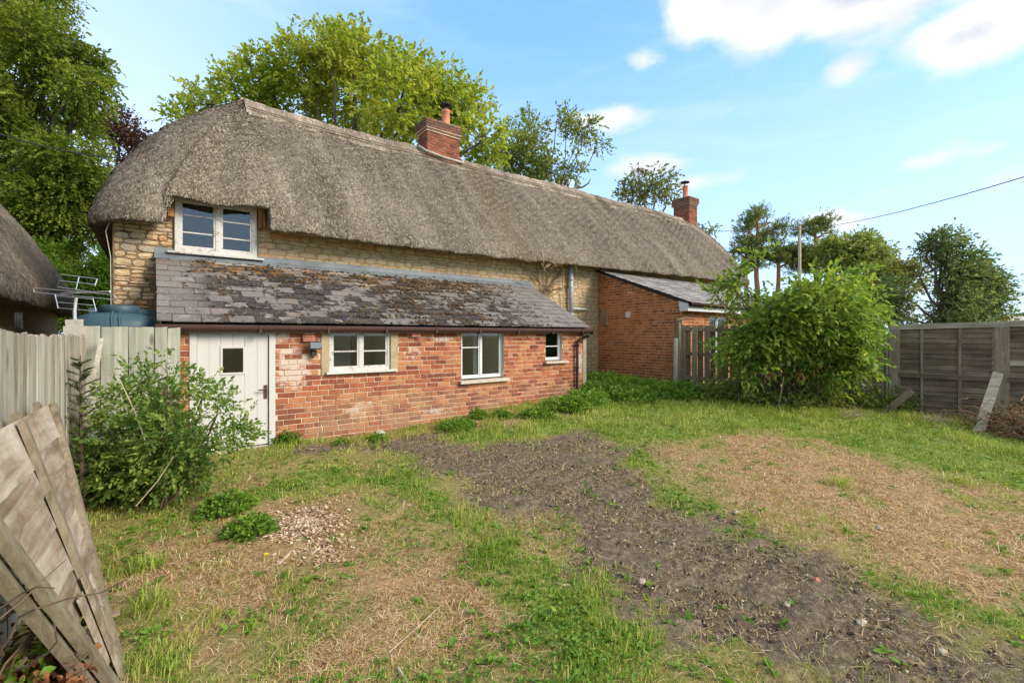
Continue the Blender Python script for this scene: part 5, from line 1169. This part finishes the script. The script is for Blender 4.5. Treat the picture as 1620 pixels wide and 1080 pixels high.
# pines
D = 60.; k = D/FPX
def pine(x, ytop, ybot, lobs, label, seed, n):
    lo = [lobe(a, b, D, rx*k, rx*k, rz*k) for a, b, rx, rz in lobs]
    t = empty('pine_tree', tuple(at(x, 530, D)), label, 'pine tree', 'tall pines beyond the yard'); rg = np.random.default_rng(seed); rnd = random.Random(seed)
    C, U = lobes_points([((c[0], c[1], c[2]+dz_), (r_[0]*1.12, r_[1]*1.1, r_[2]*.85)) for c, r_ in lo for dz_ in (0, -.9)], n*3, .6, -.2, 1.5, rg, seed); U[:, 2] = np.abs(U[:, 2])+.3; P, Dl = sprays(C, U, .45, 7, 1.4, -.1, rg)
    link('crown', leafmesh('crown', P, Dl, .30, .3, .9, rg), M['l_pine'], t)
    mb = MB(); pts = [at(x+rnd.uniform(-2, 2), y, D) for y in np.linspace(540, ytop+14, 9)]; mb.tube(pts, np.linspace(.42, .14, 9), 8, False)
    for c, r in lo: u = rnd.uniform(.45, .9); s_ = pts[0].lerp(pts[-1], max(.3, min(.95, (540-(EYE and (530-(c.z-EYE)*FPX/D))-12)/(540-ytop-14)))); branchy(mb, s_, c, .17, .07, .35, 6, rnd)
    mb.build('trunk', M['pinebark'], t, True)
pine(1198, 322, 500, ((1205, 332, 18, 7), (1190, 348, 24, 8), (1222, 352, 26, 8), (1180, 366, 18, 6), (1235, 362, 16, 8), (1210, 372, 30, 8), (1240, 384, 20, 9), (1205, 340, 22, 8), (1180, 384, 16, 7), (1222, 398, 26, 8), (1195, 410, 20, 8)), 'tallest orange-barked pine just right of the thatch', 31, 900)
pine(1180, 378, 500, ((1175, 388, 18, 7), (1190, 398, 18, 7), (1168, 400, 12, 6), (1180, 412, 20, 8)), 'short leaning pine between the thatch end and the tallest pine', 32, 330)
pine(1230, 370, 500, ((1240, 392, 26, 10), (1250, 405, 24, 10), (1228, 400, 18, 8), (1262, 396, 18, 8), (1270, 412, 20, 12)), 'low forked pine just left of the wooden pole', 33, 620)
pine(1290, 335, 500, ((1290, 342, 20, 7), (1275, 356, 18, 6), (1308, 352, 20, 6), (1315, 366, 14, 6), (1290, 372, 22, 8), (1262, 362, 10, 5), (1300, 384, 20, 8), (1280, 396, 18, 9), (1300, 410, 26, 12), (1265, 420, 22, 12), (1310, 355, 18, 8)), 'flat-topped pine right of the wooden pole', 34, 760)
D = 55.; k = D/FPX
lo = [lobe(x, y, D, rx*k, rx*k, rz*k) for x, y, rx, rz in ((1330, 392, 30, 14), (1310, 398, 22, 14), (1362, 385, 24, 16), (1375, 400, 28, 20), (1350, 408, 40, 22), (1395, 415, 20, 20), (1330, 430, 40, 26), (1385, 440, 30, 26))]
tree('round_tree', 'rounded mid-green tree between the pines and the dark tree', at(1352, 530, 55), lo, M['l_far'], M['bark'], 2600, 6, .34, .8, .3, gap=-.35, gf=.6, seed=18, nbr=60)
D = 22.; k = D/FPX
lo = [lobe(x, y, D+dz, rx*k, rx*k, rz*k) for x, y, rx, rz, dz in ((1490, 385, 28, 20, 0), (1465, 395, 22, 14, 0), (1520, 410, 30, 22, 0), (1455, 430, 40, 26, 0), (1500, 435, 50, 34, 0), (1545, 440, 30, 20, 0), (1430, 460, 36, 30, 0), (1480, 480, 60, 30, 0), (1550, 475, 36, 26, 0), (1585, 480, 20, 12, 0), (1420, 490, 30, 24, 0), (1530, 500, 50, 16, 0), (1560, 400+50, 26, 16, 0))]
tree('dark_evergreen_tree', 'dark glossy evergreen tree behind the right-hand fence', at(1500, 530, 22.3)+Vector((0, 0, -1.6)), lo, M['l_holly'], M['bark'], 6200, 6, .13, .4, .16, gap=-.22, gf=1.6, seed=19, nbr=110)
D = 30.; k = D/FPX
lo = [lobe(x, y, D, rx*k, rx*k, rz*k) for x, y, rx, rz in ((1425, 425, 22, 14), (1400, 445, 26, 22), (1440, 445, 20, 20), (1380, 465, 30, 26))]
tree('yellowing_tree', 'olive-yellow tree just left of the dark evergreen tree', at(1415, 530, 30)+Vector((0, 0, -1.4)), lo, M['l_yellow'] if 0 else M['l_sparse'], M['bark'], 1500, 6, .16, .45, .12, gap=-.4, gf=1.2, seed=20)
# big elder bush at right
D = 9.3; k = D/FPX
lo = [lobe(1250+(x-1250)*(.94 if x < 1250 else .84)-6, y-3, D+dz, rx*k*.95, rx*k*.95, rz*k*1.08) for x, y, rx, rz, dz in ((1215, 425, 26, 20, 0), (1185, 452, 40, 22, .2), (1160, 455, 22, 10, 0), (1240, 440, 40, 26, 0), (1290, 445, 44, 28, .2), (1330, 455, 40, 26, 0), (1365, 440, 26, 16, 0), (1385, 470, 26, 22, 0), (1200, 490, 60, 34, 0), (1270, 500, 80, 44, -.2), (1340, 505, 60, 40, 0), (1165, 525, 34, 26, 0), (1150, 548, 26, 14, 0), (1200, 540, 44, 30, -.2), (1250, 560, 60, 30, -.3), (1320, 560, 60, 34, -.2), (1360, 540, 34, 26, 0), (1385, 515, 24, 22, 0), (1325, 592, 40, 20, -.2), (1230, 420, 14, 16, 0), (1135, 470, 20, 12, 0), (1405, 490, 16, 10, 0), (1345, 590, 40, 26, 0), (1300, 480, 80, 40, -.3), (1230, 515, 60, 40, -.3), (1375, 575, 24, 26, 0), (1190, 588, 26, 14, -.1))]
tree('elder_bush', 'large fresh green bush in front of the right-hand fences', gpt(1265, 640), lo, M['l_elder'], M['twig'], 5800, 8, .10, .30, .03, gap=-.15, gf=3.2, seed=21, stems=9, nbr=90, cat='bush', wid=.52, droop=.28, upb=.8)
mb = MB(); r5 = random.Random(6)
for _ in range(26): b0 = gpt(r5.uniform(1190, 1330), 640); mb.tube([b0, b0+Vector((r5.gauss(0, .1), r5.gauss(0, .1), .4)), b0+Vector((r5.gauss(0, .3), r5.gauss(0, .3), r5.uniform(.7, 1.3)))], [.016, .012, .006], 6, False)
eb = bpy.data.objects['elder_bush']; mb.build('stem', M['bark'], eb)
C = np.array([tuple(at(x, y, 8.9)) for x, y in ((1264, 590), (1268, 600), (1285, 585), (1210, 575), (1220, 590))]); C = np.repeat(C, 8, 0)+RNG.normal(size=(40, 3))*.04
link('withered_leaves', leafmesh('withered_leaves', C, RNG.normal(size=(40, 3))+[0, 0, -1], .09), M['l_dead'], eb)
# undergrowth below it
def clump(name, label, x, y, r, hgt, n, lf, mat=None, kind=None, cat='plant', sq=1.0, group=None, sx=1.0):
    X, Y, Z = gr(x, y); rg = np.random.default_rng(int(x*7+y)); a = rg.uniform(0, 6.28, n); q = np.sqrt(rg.random(n)); n = n*2; a = rg.uniform(0, 6.28, n); q = np.sqrt(rg.random(n)); hh = hgt*(1-q**2*.75)*(.35+.65*rg.random(n))
    C = np.column_stack([X+r*sx*q*np.cos(a), Y+r*q*np.sin(a), hh]); C[:, 2] += gz(C[:, 0], C[:, 1]); D_ = np.column_stack([np.cos(a)*q, np.sin(a)*q, .5+0*a])+rg.normal(size=(n, 3))*.35
    P, Dl = sprays(C, D_, lf*2.6, 5, 1.1, .4, rg)
    root = empty(name, (X, Y, Z), label, cat, group)
    link('leaves', leafmesh('leaves', P, Dl, lf, .75, .9, rg), mat or M['l_weed'], root)
    mb = MB()
    for i in rg.choice(n, min(n, 14), replace=False): mb.tube([(X+(C[i, 0]-X)*.2, Y+(C[i, 1]-Y)*.2, Z-.02), tuple(C[i])], [.005, .003], 4, False)
    mb.build('stem', M['l_hedge'] if 0 else M['paletwig'], root); return root
for a in ((452, 700, .14, .16, 90, .035, 'lush green weed growing at the foot of the door frame'), (362, 808, .15, .13, 110, .035, 'bright leafy weed beside the wood chips, the farther of the pair'), (396, 842, .13, .11, 110, .032, 'bright leafy weed beside the wood chips, the nearer of the pair'),
          (540, 703, .07, .07, 30, .025, 'small weed under the ochre window surround'), (598, 697, .08, .09, 40, .03, 'small weed at the wall foot left of the pale render lump'),
          (722, 678, .26, .12, 130, .035, 'low spreading weed at the wall under the tall window'), (757, 662, .10, .15, 60, .035, 'upright weed right under the tall window sill'),
          (795, 660, .12, .1, 60, .035, 'small leafy weed at the wall just right of the tall window'), (850, 660, .22, .14, 130, .04, 'leafy weed at the wall below the small window'),
          (905, 648, .30, .22, 200, .045, 'nettle-like weed around the foot of the brown downpipe')):
    clump('weed_plant', a[6], *a[:6], group='weeds along the lean-to wall')
C1 = []
def cover(name, label, spots, hgt, dens, lf, mat):
    rg = np.random.default_rng(len(spots)); Cs = []
    for x, y, r in spots:
        X, Y, Z = gr(x, y); n = int(dens*r*r*3.14); a = rg.uniform(0, 6.28, n); q = np.sqrt(rg.random(n)); Cx, Cy = X+r*q*np.cos(a), Y+r*q*np.sin(a)
        ok = (Cy < 8.8) & ~((Cy > 6.95) & (Cx < 7.35)) & ~((Cx > 9.88) & (Cy > 6.2)); Cx, Cy, q = Cx[ok], Cy[ok], q[ok]
        Cs.append(np.column_stack([Cx, Cy, gz(Cx, Cy)+hgt*(.2+.8*rg.random(len(Cx)))*(1-.6*q**2)]))
    Cs = np.concatenate(Cs); D_ = rg.normal(size=Cs.shape)*.6; D_[:, 2] += .4; P, Dl = sprays(Cs, D_, lf*2.6, 5, 1.1, .4, rg)
    tag(link(name, leafmesh(name, P, Dl, lf, .7, .9, rg), mat), label, kind='stuff')
cover('nettles', 'bed of green nettles below the brick extension', [(945, 625, .6), (985, 615, .7), (1030, 622, .55), (1075, 625, .5), (1000, 632, .5), (930, 640, .4), (1100, 630, .45), (960, 608, .5), (1050, 630, .4), (880, 650, .25)], .26, 420, .055, M['l_weed'])
cover('undergrowth', 'dark leafy undergrowth at the foot of the big bush and fence', [(1150, 630, .5), (1190, 638, .5), (1240, 640, .5), (1290, 640, .5), (1340, 640, .45), (1385, 645, .4), (1430, 650, .3), (1460, 645, .3), (1120, 632, .35)], .42, 300, .06, M['l_ash'])
cover('ivy', 'bramble leaves against the dark fence', [(1455, 640, .22), (1380, 600+30, .3)], .75, 500, .05, M['l_weed'])
X, Y, r = scatter(7500, -.3, 14, -.5, 8.8, 1.2); so, dr = weights(np.column_stack([X, Y])); gr_ = green(np.column_stack([X, Y])); k_ = RNG.random(len(X)) < (1-so)*(1-dr*.75)*(.13+.62*gr_)+so*.06
C = np.column_stack([X, Y, gz(X, Y)+.008])[k_]; Cr = np.repeat(C, 6, 0); dd = RNG.normal(size=Cr.shape)*[1, 1, .1]+[0, 0, .35]
tag(link('low_weeds', leafmesh('low_weeds', Cr, dd, .052, .42, 1.2), M['l_weed']), 'flat rosettes of broad-leaved weeds in the lawn', kind='stuff')
X, Y, r = scatter(60000, -.5, 14, -.8, 8.8, 1.3); Pq = np.column_stack([X, Y]); so, dr = weights(Pq); k_ = RNG.random(len(X)) < (1-so)*(1-dr)*np.clip(green(Pq)*.8+vnoise(Pq, 3.3, 78)*.5+.1, 0, 1)
C = np.column_stack([X, Y, gz(X, Y)+.01+.02*RNG.random(len(X))])[k_]; Cr = np.repeat(C, 3, 0); dd = RNG.normal(size=Cr.shape)*[1, 1, .2]+[0, 0, .25]
tag(link('clover', leafmesh('clover', Cr, dd, .021, .8, 1.6), M['l_weed']), 'mat of small-leaved green ground cover', kind='stuff')
# left bush: young oak with a small spruce behind
D = 4.5; k = D/FPX
lo = [lobe(x, y, D+dz, rx*k, rx*k, rz*k) for x, y, rx, rz, dz in ((235, 640, 60, 40, 0), (270, 620, 45, 34, -.1), (220, 690, 75, 45, 0), (290, 690, 60, 45, -.2), (340, 680, 44, 30, -.2), (370, 690, 28, 16, -.2), (240, 740, 75, 40, -.1), (180, 745, 50, 40, .1), (310, 740, 50, 34, -.2), (220, 780, 60, 20, -.1), (265, 590, 14, 30, 0), (225, 595, 20, 26, .1), (345, 645, 16, 26, -.2), (320, 620, 12, 24, -.1), (165, 700, 36, 40, .2))]
tree('oak_sapling', 'bushy young oak in front of the short plank fence and door', gpt(250, 800), lo, M['l_oak'], M['twig'], 3000, 8, .042, .15, .022, gap=-.30, gf=6, seed=22, stems=8, nbr=60, cat='bush', wid=.55)
sp = empty('spruce_sapling', tuple(at(130, 800, 4.1)), 'small brownish-green spruce sapling in the left fence corner', 'sapling'); r6 = random.Random(3)
P = []; Dd = []; mb = MB(); b0 = at(130, 800, 4.1); t0 = at(127, 562, 4.05); mb.tube([b0, t0], [.02, .004], 6, False)
for i in range(52):
    u = (i+1)/54; c_ = b0.lerp(t0, u); a = i*2.4; L = .46*(1-u)+.04; d_ = Vector((math.cos(a), math.sin(a)*.8, .45)); e = c_+d_.normalized()*L; mb.tube([c_, e], [.006*(1.1-u)+.001, .001], 4, False)
    for j in range(34):
        v = j/34; q = c_.lerp(e, v)
        for s_ in (-1, 1): sd_ = d_.cross(Vector((0, 0, 1))).normalized()*s_; P.append(tuple(q)); Dd.append(tuple(sd_+d_*.8+Vector((0, 0, r6.uniform(-.2, .5)))))
link('needles', leafmesh('needles', np.array(P), np.array(Dd), .035, .16), M['l_spruce'], sp); mb.build('stem', M['twig'], sp)
# tall pale weed stems and ferns over the sapling
for (x0, y0, D0, x1, y1, D1, lab) in ((238, 720, 4.0, 182, 585, 4.2, 'tall pale dry stalk leaning left through the oak bush'), (250, 700, 4.1, 262, 665, 4.1, 'short pale dry stalk in the middle of the oak bush'), (215, 800, 3.8, 275, 722, 3.9, 'pale dry stalk leaning right from the foot of the oak bush')):
    tag(MB().tube([at(x0, y0, D0), at((x0+x1)/2+4, (y0+y1)/2, (D0+D1)/2), at(x1, y1, D1)], [.006, .005, .003], 5, False).build('dry_stalk', M['paletwig']), lab, 'dry stalk', 'dry stalks in the oak bush')
# grass tufts at the bush foot and right side
def tuft(x, y, n, h, r, label):
    n = int(n*.6); h *= .8
    X, Y, Z = gr(x, y); rg = np.random.default_rng(int(x)); a = rg.uniform(0, 6.28, n); q = rg.random(n)*r; XX, YY = X+q*np.cos(a), Y+q*np.sin(a)
    o = blades('grass_tuft', XX, YY, np.full(n, 2.5), h+0*XX, .0028, 1.1, M['grass'], label); o['category'] = 'grass tuft'; o['group'] = 'long grass tufts'; del o['kind']
tuft(275, 795, 260, .20, .16, 'arching long grass tuft at the foot of the left bush'); tuft(235, 965, 300, .15, .14, 'long grass tuft beside the broken panel near the bottom'); tuft(225, 900, 260, .12, .14, 'grass tuft beside the broken panel under its middle')
tuft(1330, 768, 240, .16, .16, 'dark green grass tuft in the right part of the lawn'); tuft(1520, 765, 200, .16, .2, 'long grass tuft near the right edge of the lawn'); tuft(1300, 660, 300, .22, .3, 'long grass tuft before the big bush')
tuft(1440, 665, 300, .24, .3, 'long grass tuft below the corner post'); tuft(1530, 700, 300, .25, .3, 'long grass tuft at the foot of the leaning board'); tuft(110, 1090, 200, .2, .15, 'long grass tuft under the low edge of the broken panel'); tuft(1600, 720, 300, .22, .3, 'long grass tuft below the brush heap')
# dead leaves and brambles under the panel
n = 3000; C = np.column_stack([RNG.uniform(-.60, -.20, n), RNG.uniform(1.9, 3.1, n), np.zeros(n)]); C[:, 2] = gz(C[:, 0], C[:, 1])+RNG.random(n)**2*.35
tag(link('dead_leaves', leafmesh('dead_leaves', C, RNG.normal(size=(n, 3)), .038, .7), M['l_dead']), 'brown dead leaves heaped under the broken panel', kind='stuff')
n = 300; C = np.column_stack([RNG.uniform(-.58, -.34, n), RNG.uniform(2.0, 2.8, n), np.zeros(n)]); C[:, 2] = gz(C[:, 0], C[:, 1])+.1+RNG.random(n)*.3
tag(link('bramble_leaves', leafmesh('bramble_leaves', C, RNG.normal(size=(n, 3)), .045, .7), M['l_weed']), 'green bramble leaves under the broken panel', kind='stuff')
def twigs(name, label, cen, n, L, r, mat, spread):
    mb = MB(); rr_ = random.Random(n)
    for _ in range(n):
        p = [Vector(cen)+Vector((rr_.gauss(0, spread[0]), rr_.gauss(0, spread[1]), abs(rr_.gauss(0, spread[2]))))]; v_ = Vector((rr_.gauss(0, 1), rr_.gauss(0, 1), rr_.gauss(.1, .6))).normalized()
        for s_ in range(7): v_ = (v_+Vector((rr_.gauss(0, .3), rr_.gauss(0, .3), rr_.gauss(-.08, .3)))).normalized(); p.append(p[-1]+v_*L/7)
        mb.tube(p, [r*(1-.1*i) for i in range(8)], 5, False)
    return tag(mb.build(name, mat), label, kind='stuff')
twigs('bramble_stems', 'tangled bare bramble stems under the broken panel', (-.42, 2.45, 0), 34, .6, .006, M['twig'], (.10, .3, .2))
bx = at(1622, 668, 7.9)
twigs('brush_heap', 'heap of dead brown branches and hay against the right fence', (bx.x-.1, bx.y, bx.z-.25), 320, .45, .007, M['haystem'], (.2, .34, .22))
twigs('brush_heap', 'heap of dead brown branches and hay against the right fence', (bx.x-.05, bx.y, bx.z-.3), 200, .5, .008, M['twig'], (.22, .34, .22))
C = np.array([tuple(bx)])+RNG.normal(size=(900, 3))*[.2, .28, .2]-[0.05, 0, .15]; tag(link('withered_leaves', leafmesh('withered_leaves', C, RNG.normal(size=C.shape), .06, .4), M['l_dead']), 'withered brown leaves on the brush heap', kind='stuff')
for (x, y, lab) in ((1345, 660, 'straw'), (1470, 668, 'hay')):
    X, Y, Z = gr(x, y); twigs('hay', 'small heap of brown hay at the fence foot', (X, Y, Z+.02), 50, .3, .004, M['paletwig'], (.12, .12, .04))
# single stones and bits on the soil
for (x, y, s_, mt, lab) in ((1016, 922, .038, 'corner', 'largest pale stone on the bare soil right of the picture centre'), (1291, 920, .035, 'terra', 'small broken red brick lump on the soil at the right'), (1363, 986, .038, 'corner', 'grey-white stone on the soil near the lower right'), (1245, 958, .03, 'corner', 'flat pale flint on the soil below the red lump'), (1489, 1032, .035, 'corner', 'tan stone on the soil in the bottom right corner'), (1164, 811, .03, 'pslate', 'small pale stone at the edge of the dry grass'), (1392, 837, .04, 'pslate', 'flat buff stone lying in the dry grass'), (762, 657, .06, 'cap', 'pinkish stone lying by the weeds under the tall window'), (600, 691, .11, 'cap', 'pale lump of render fallen at the foot of the brick wall')):
    X, Y, Z = gr(x, y); bm = MB(); r_ = random.Random(int(x)); n1, n2 = 7, 5
    for i in range(n2+1):
        ph = math.pi*i/n2
        for j in range(n1): th_ = 2*math.pi*j/n1; q = s_*(1+r_.uniform(-.18, .18)); bm.v.append((X+q*math.sin(ph)*math.cos(th_), Y+q*.7*math.sin(ph)*math.sin(th_), Z+s_*.25+q*.55*math.cos(ph)))
    bm.f = [(i*n1+j, i*n1+(j+1) % n1, (i+1)*n1+(j+1) % n1, (i+1)*n1+j) for i in range(n2) for j in range(n1)]
    tag(bm.build('stone', M[mt]), lab, 'stone', 'loose stones on the ground')
for (x0, y0, x1, y1, rr_, lab) in ((545+70, 1035, 700, 958, .004, 'long thin dry stalk lying across the dry grass'), (440, 895, 466, 868, .011, 'pale split stick lying below the wood chips'), (466, 868, 482, 888, .008, 'short pale stick crossing the split stick'), (882, 925, 902, 928, .008, 'small grey stick on the soil edge'), (630, 1060, 645, 1085, .008, 'brown twig at the bottom of the dry grass')):
    tag(MB().tube([gpt(x0, y0, .012), gpt((x0+x1)/2, (y0+y1)/2+3, .02), gpt(x1, y1, .014)], [rr_, rr_*.9, rr_*.6], 6).build('stick', M['paletwig']), lab, 'stick', 'sticks lying in the yard')
dn = empty('dandelion', tuple(gpt(421, 890)), 'single yellow dandelion flower in the left grass', 'flower'); c_ = gpt(421, 890, .06)
m, N = material('dandelion_yellow'); finish(N, (.75, .60, .02), .7); mb = MB()
for k_ in range(22): a = k_*2.4; rr_ = .004+.014*(k_/22); mb.beam(c_, c_+Vector((math.cos(a)*rr_*1.2, math.sin(a)*rr_*1.2, .010-.006*k_/22)), .004, .002)
mb.build('petals', m, dn); MB().tube([c_-Vector((0, 0, .07)), c_], .002, 5).build('stem', M['l_weed'], dn)
# ------------------------------------------------------------------ poles, wires, far houses
po = empty('utility_pole', tuple(at(1265, 530, 40)), 'grey wooden pole with wires in front of the pines', 'pole')
MB().tube([at(1265, 540, 40), at(1265, 357, 40)], [.15, .11], 10).build('shaft', M['corner'], po, True)
MB().beam(at(1257, 362, 40), at(1273, 362, 40), .06, .08).build('crossarm', M['corner'], po)
for x in (1259, 1265, 1271): MB().lathe(at(x, 360, 40), [(.04, 0), (.05, .05), (.03, .10)], 8).build('insulator', M['black'], po)
p2 = empty('utility_pole', tuple(at(1375, 530, 48)), 'distant short pole top below the round tree', 'pole'); MB().tube([at(1375, 540, 48), at(1375, 435, 48)], .11, 8).build('shaft', M['corner'], p2, True)
MB().tube([at(1375, 436, 48), at(1375, 434, 48)], .14, 8).build('pole_cap', M['corner'], p2)
def wire(a, b, sag, r, label, name='overhead_cable'):
    n_ = 14; pts = []
    for i in range(n_+1): u = i/n_; q = Vector(a).lerp(Vector(b), u); q.z -= sag*4*u*(1-u); pts.append(q)
    tag(MB().tube(pts, r, 5).build(name, M['black']), label, 'cable', 'overhead cables')
wire(at(1265, 362, 40), at(1640, 274, 14), .35, .017, 'thick overhead cable sweeping from the wooden pole to the top right')
wire(at(1120, 366, 30), at(1265, 361, 40), .05, .02, 'level overhead cable from the thatch to the wooden pole')
wire(at(1268, 362, 40), at(1300, 415, 44), .1, .02, 'steep stay wire falling right from the wooden pole')
wire(at(1262, 390, 40), at(1218, 420, 42), .1, .02, 'thin wire falling left from the wooden pole')
wire(at(1300, 405, 44), at(1375, 437, 48), .5, .02, 'sagging wire running to the distant short pole')
wire(at(-60, 192, 7), at(200, 250, 9.2), .12, .012, 'black cable crossing in front of the tall left tree to the thatch')
fh = empty('distant_house', tuple(at(1600, 530, 70)), 'grey slate roof with an orange chimney showing above the right fence', 'house')
a, b, c, d = at(1592, 512, 70), at(1680, 512, 70), at(1680, 497, 76), at(1590, 497, 76)
MB().add([a, b, c, d], [(0, 1, 2, 3)]).build('roof', M['lead'] if 0 else M['cap'], fh); MB().box((a.x, a.y, 0), (b.x, a.y+.5 if b.y < a.y else b.y, a.z-.01)).build('wall', M['brownpl'], fh)
q = at(1588, 506, 68); MB().box((q.x-.5, q.y-.4, q.z-1), (q.x+.5, q.y+.4, q.z+.75)).build('chimney', M['terra'], fh)
gh = empty('white_roofed_shed', tuple(at(1575, 530, 40)), 'white sheet roof just above the right fence', 'shed')
a, b = at(1548, 514, 40), at(1618, 512, 38); MB().add([a, b, b+Vector((1.2, 2, .28)), a+Vector((1.2, 2, .28))], [(0, 1, 2, 3)]).build('roof', M['upvc'], gh); MB().beam(a-Vector((0, 0, 1)), b-Vector((0, 0, 1)), .1, 1.9).build('wall', M['upvc'], gh)
print('objects', len(bpy.data.objects), 'polys', sum(len(o.data.polygons) for o in bpy.data.objects if o.type == 'MESH'))
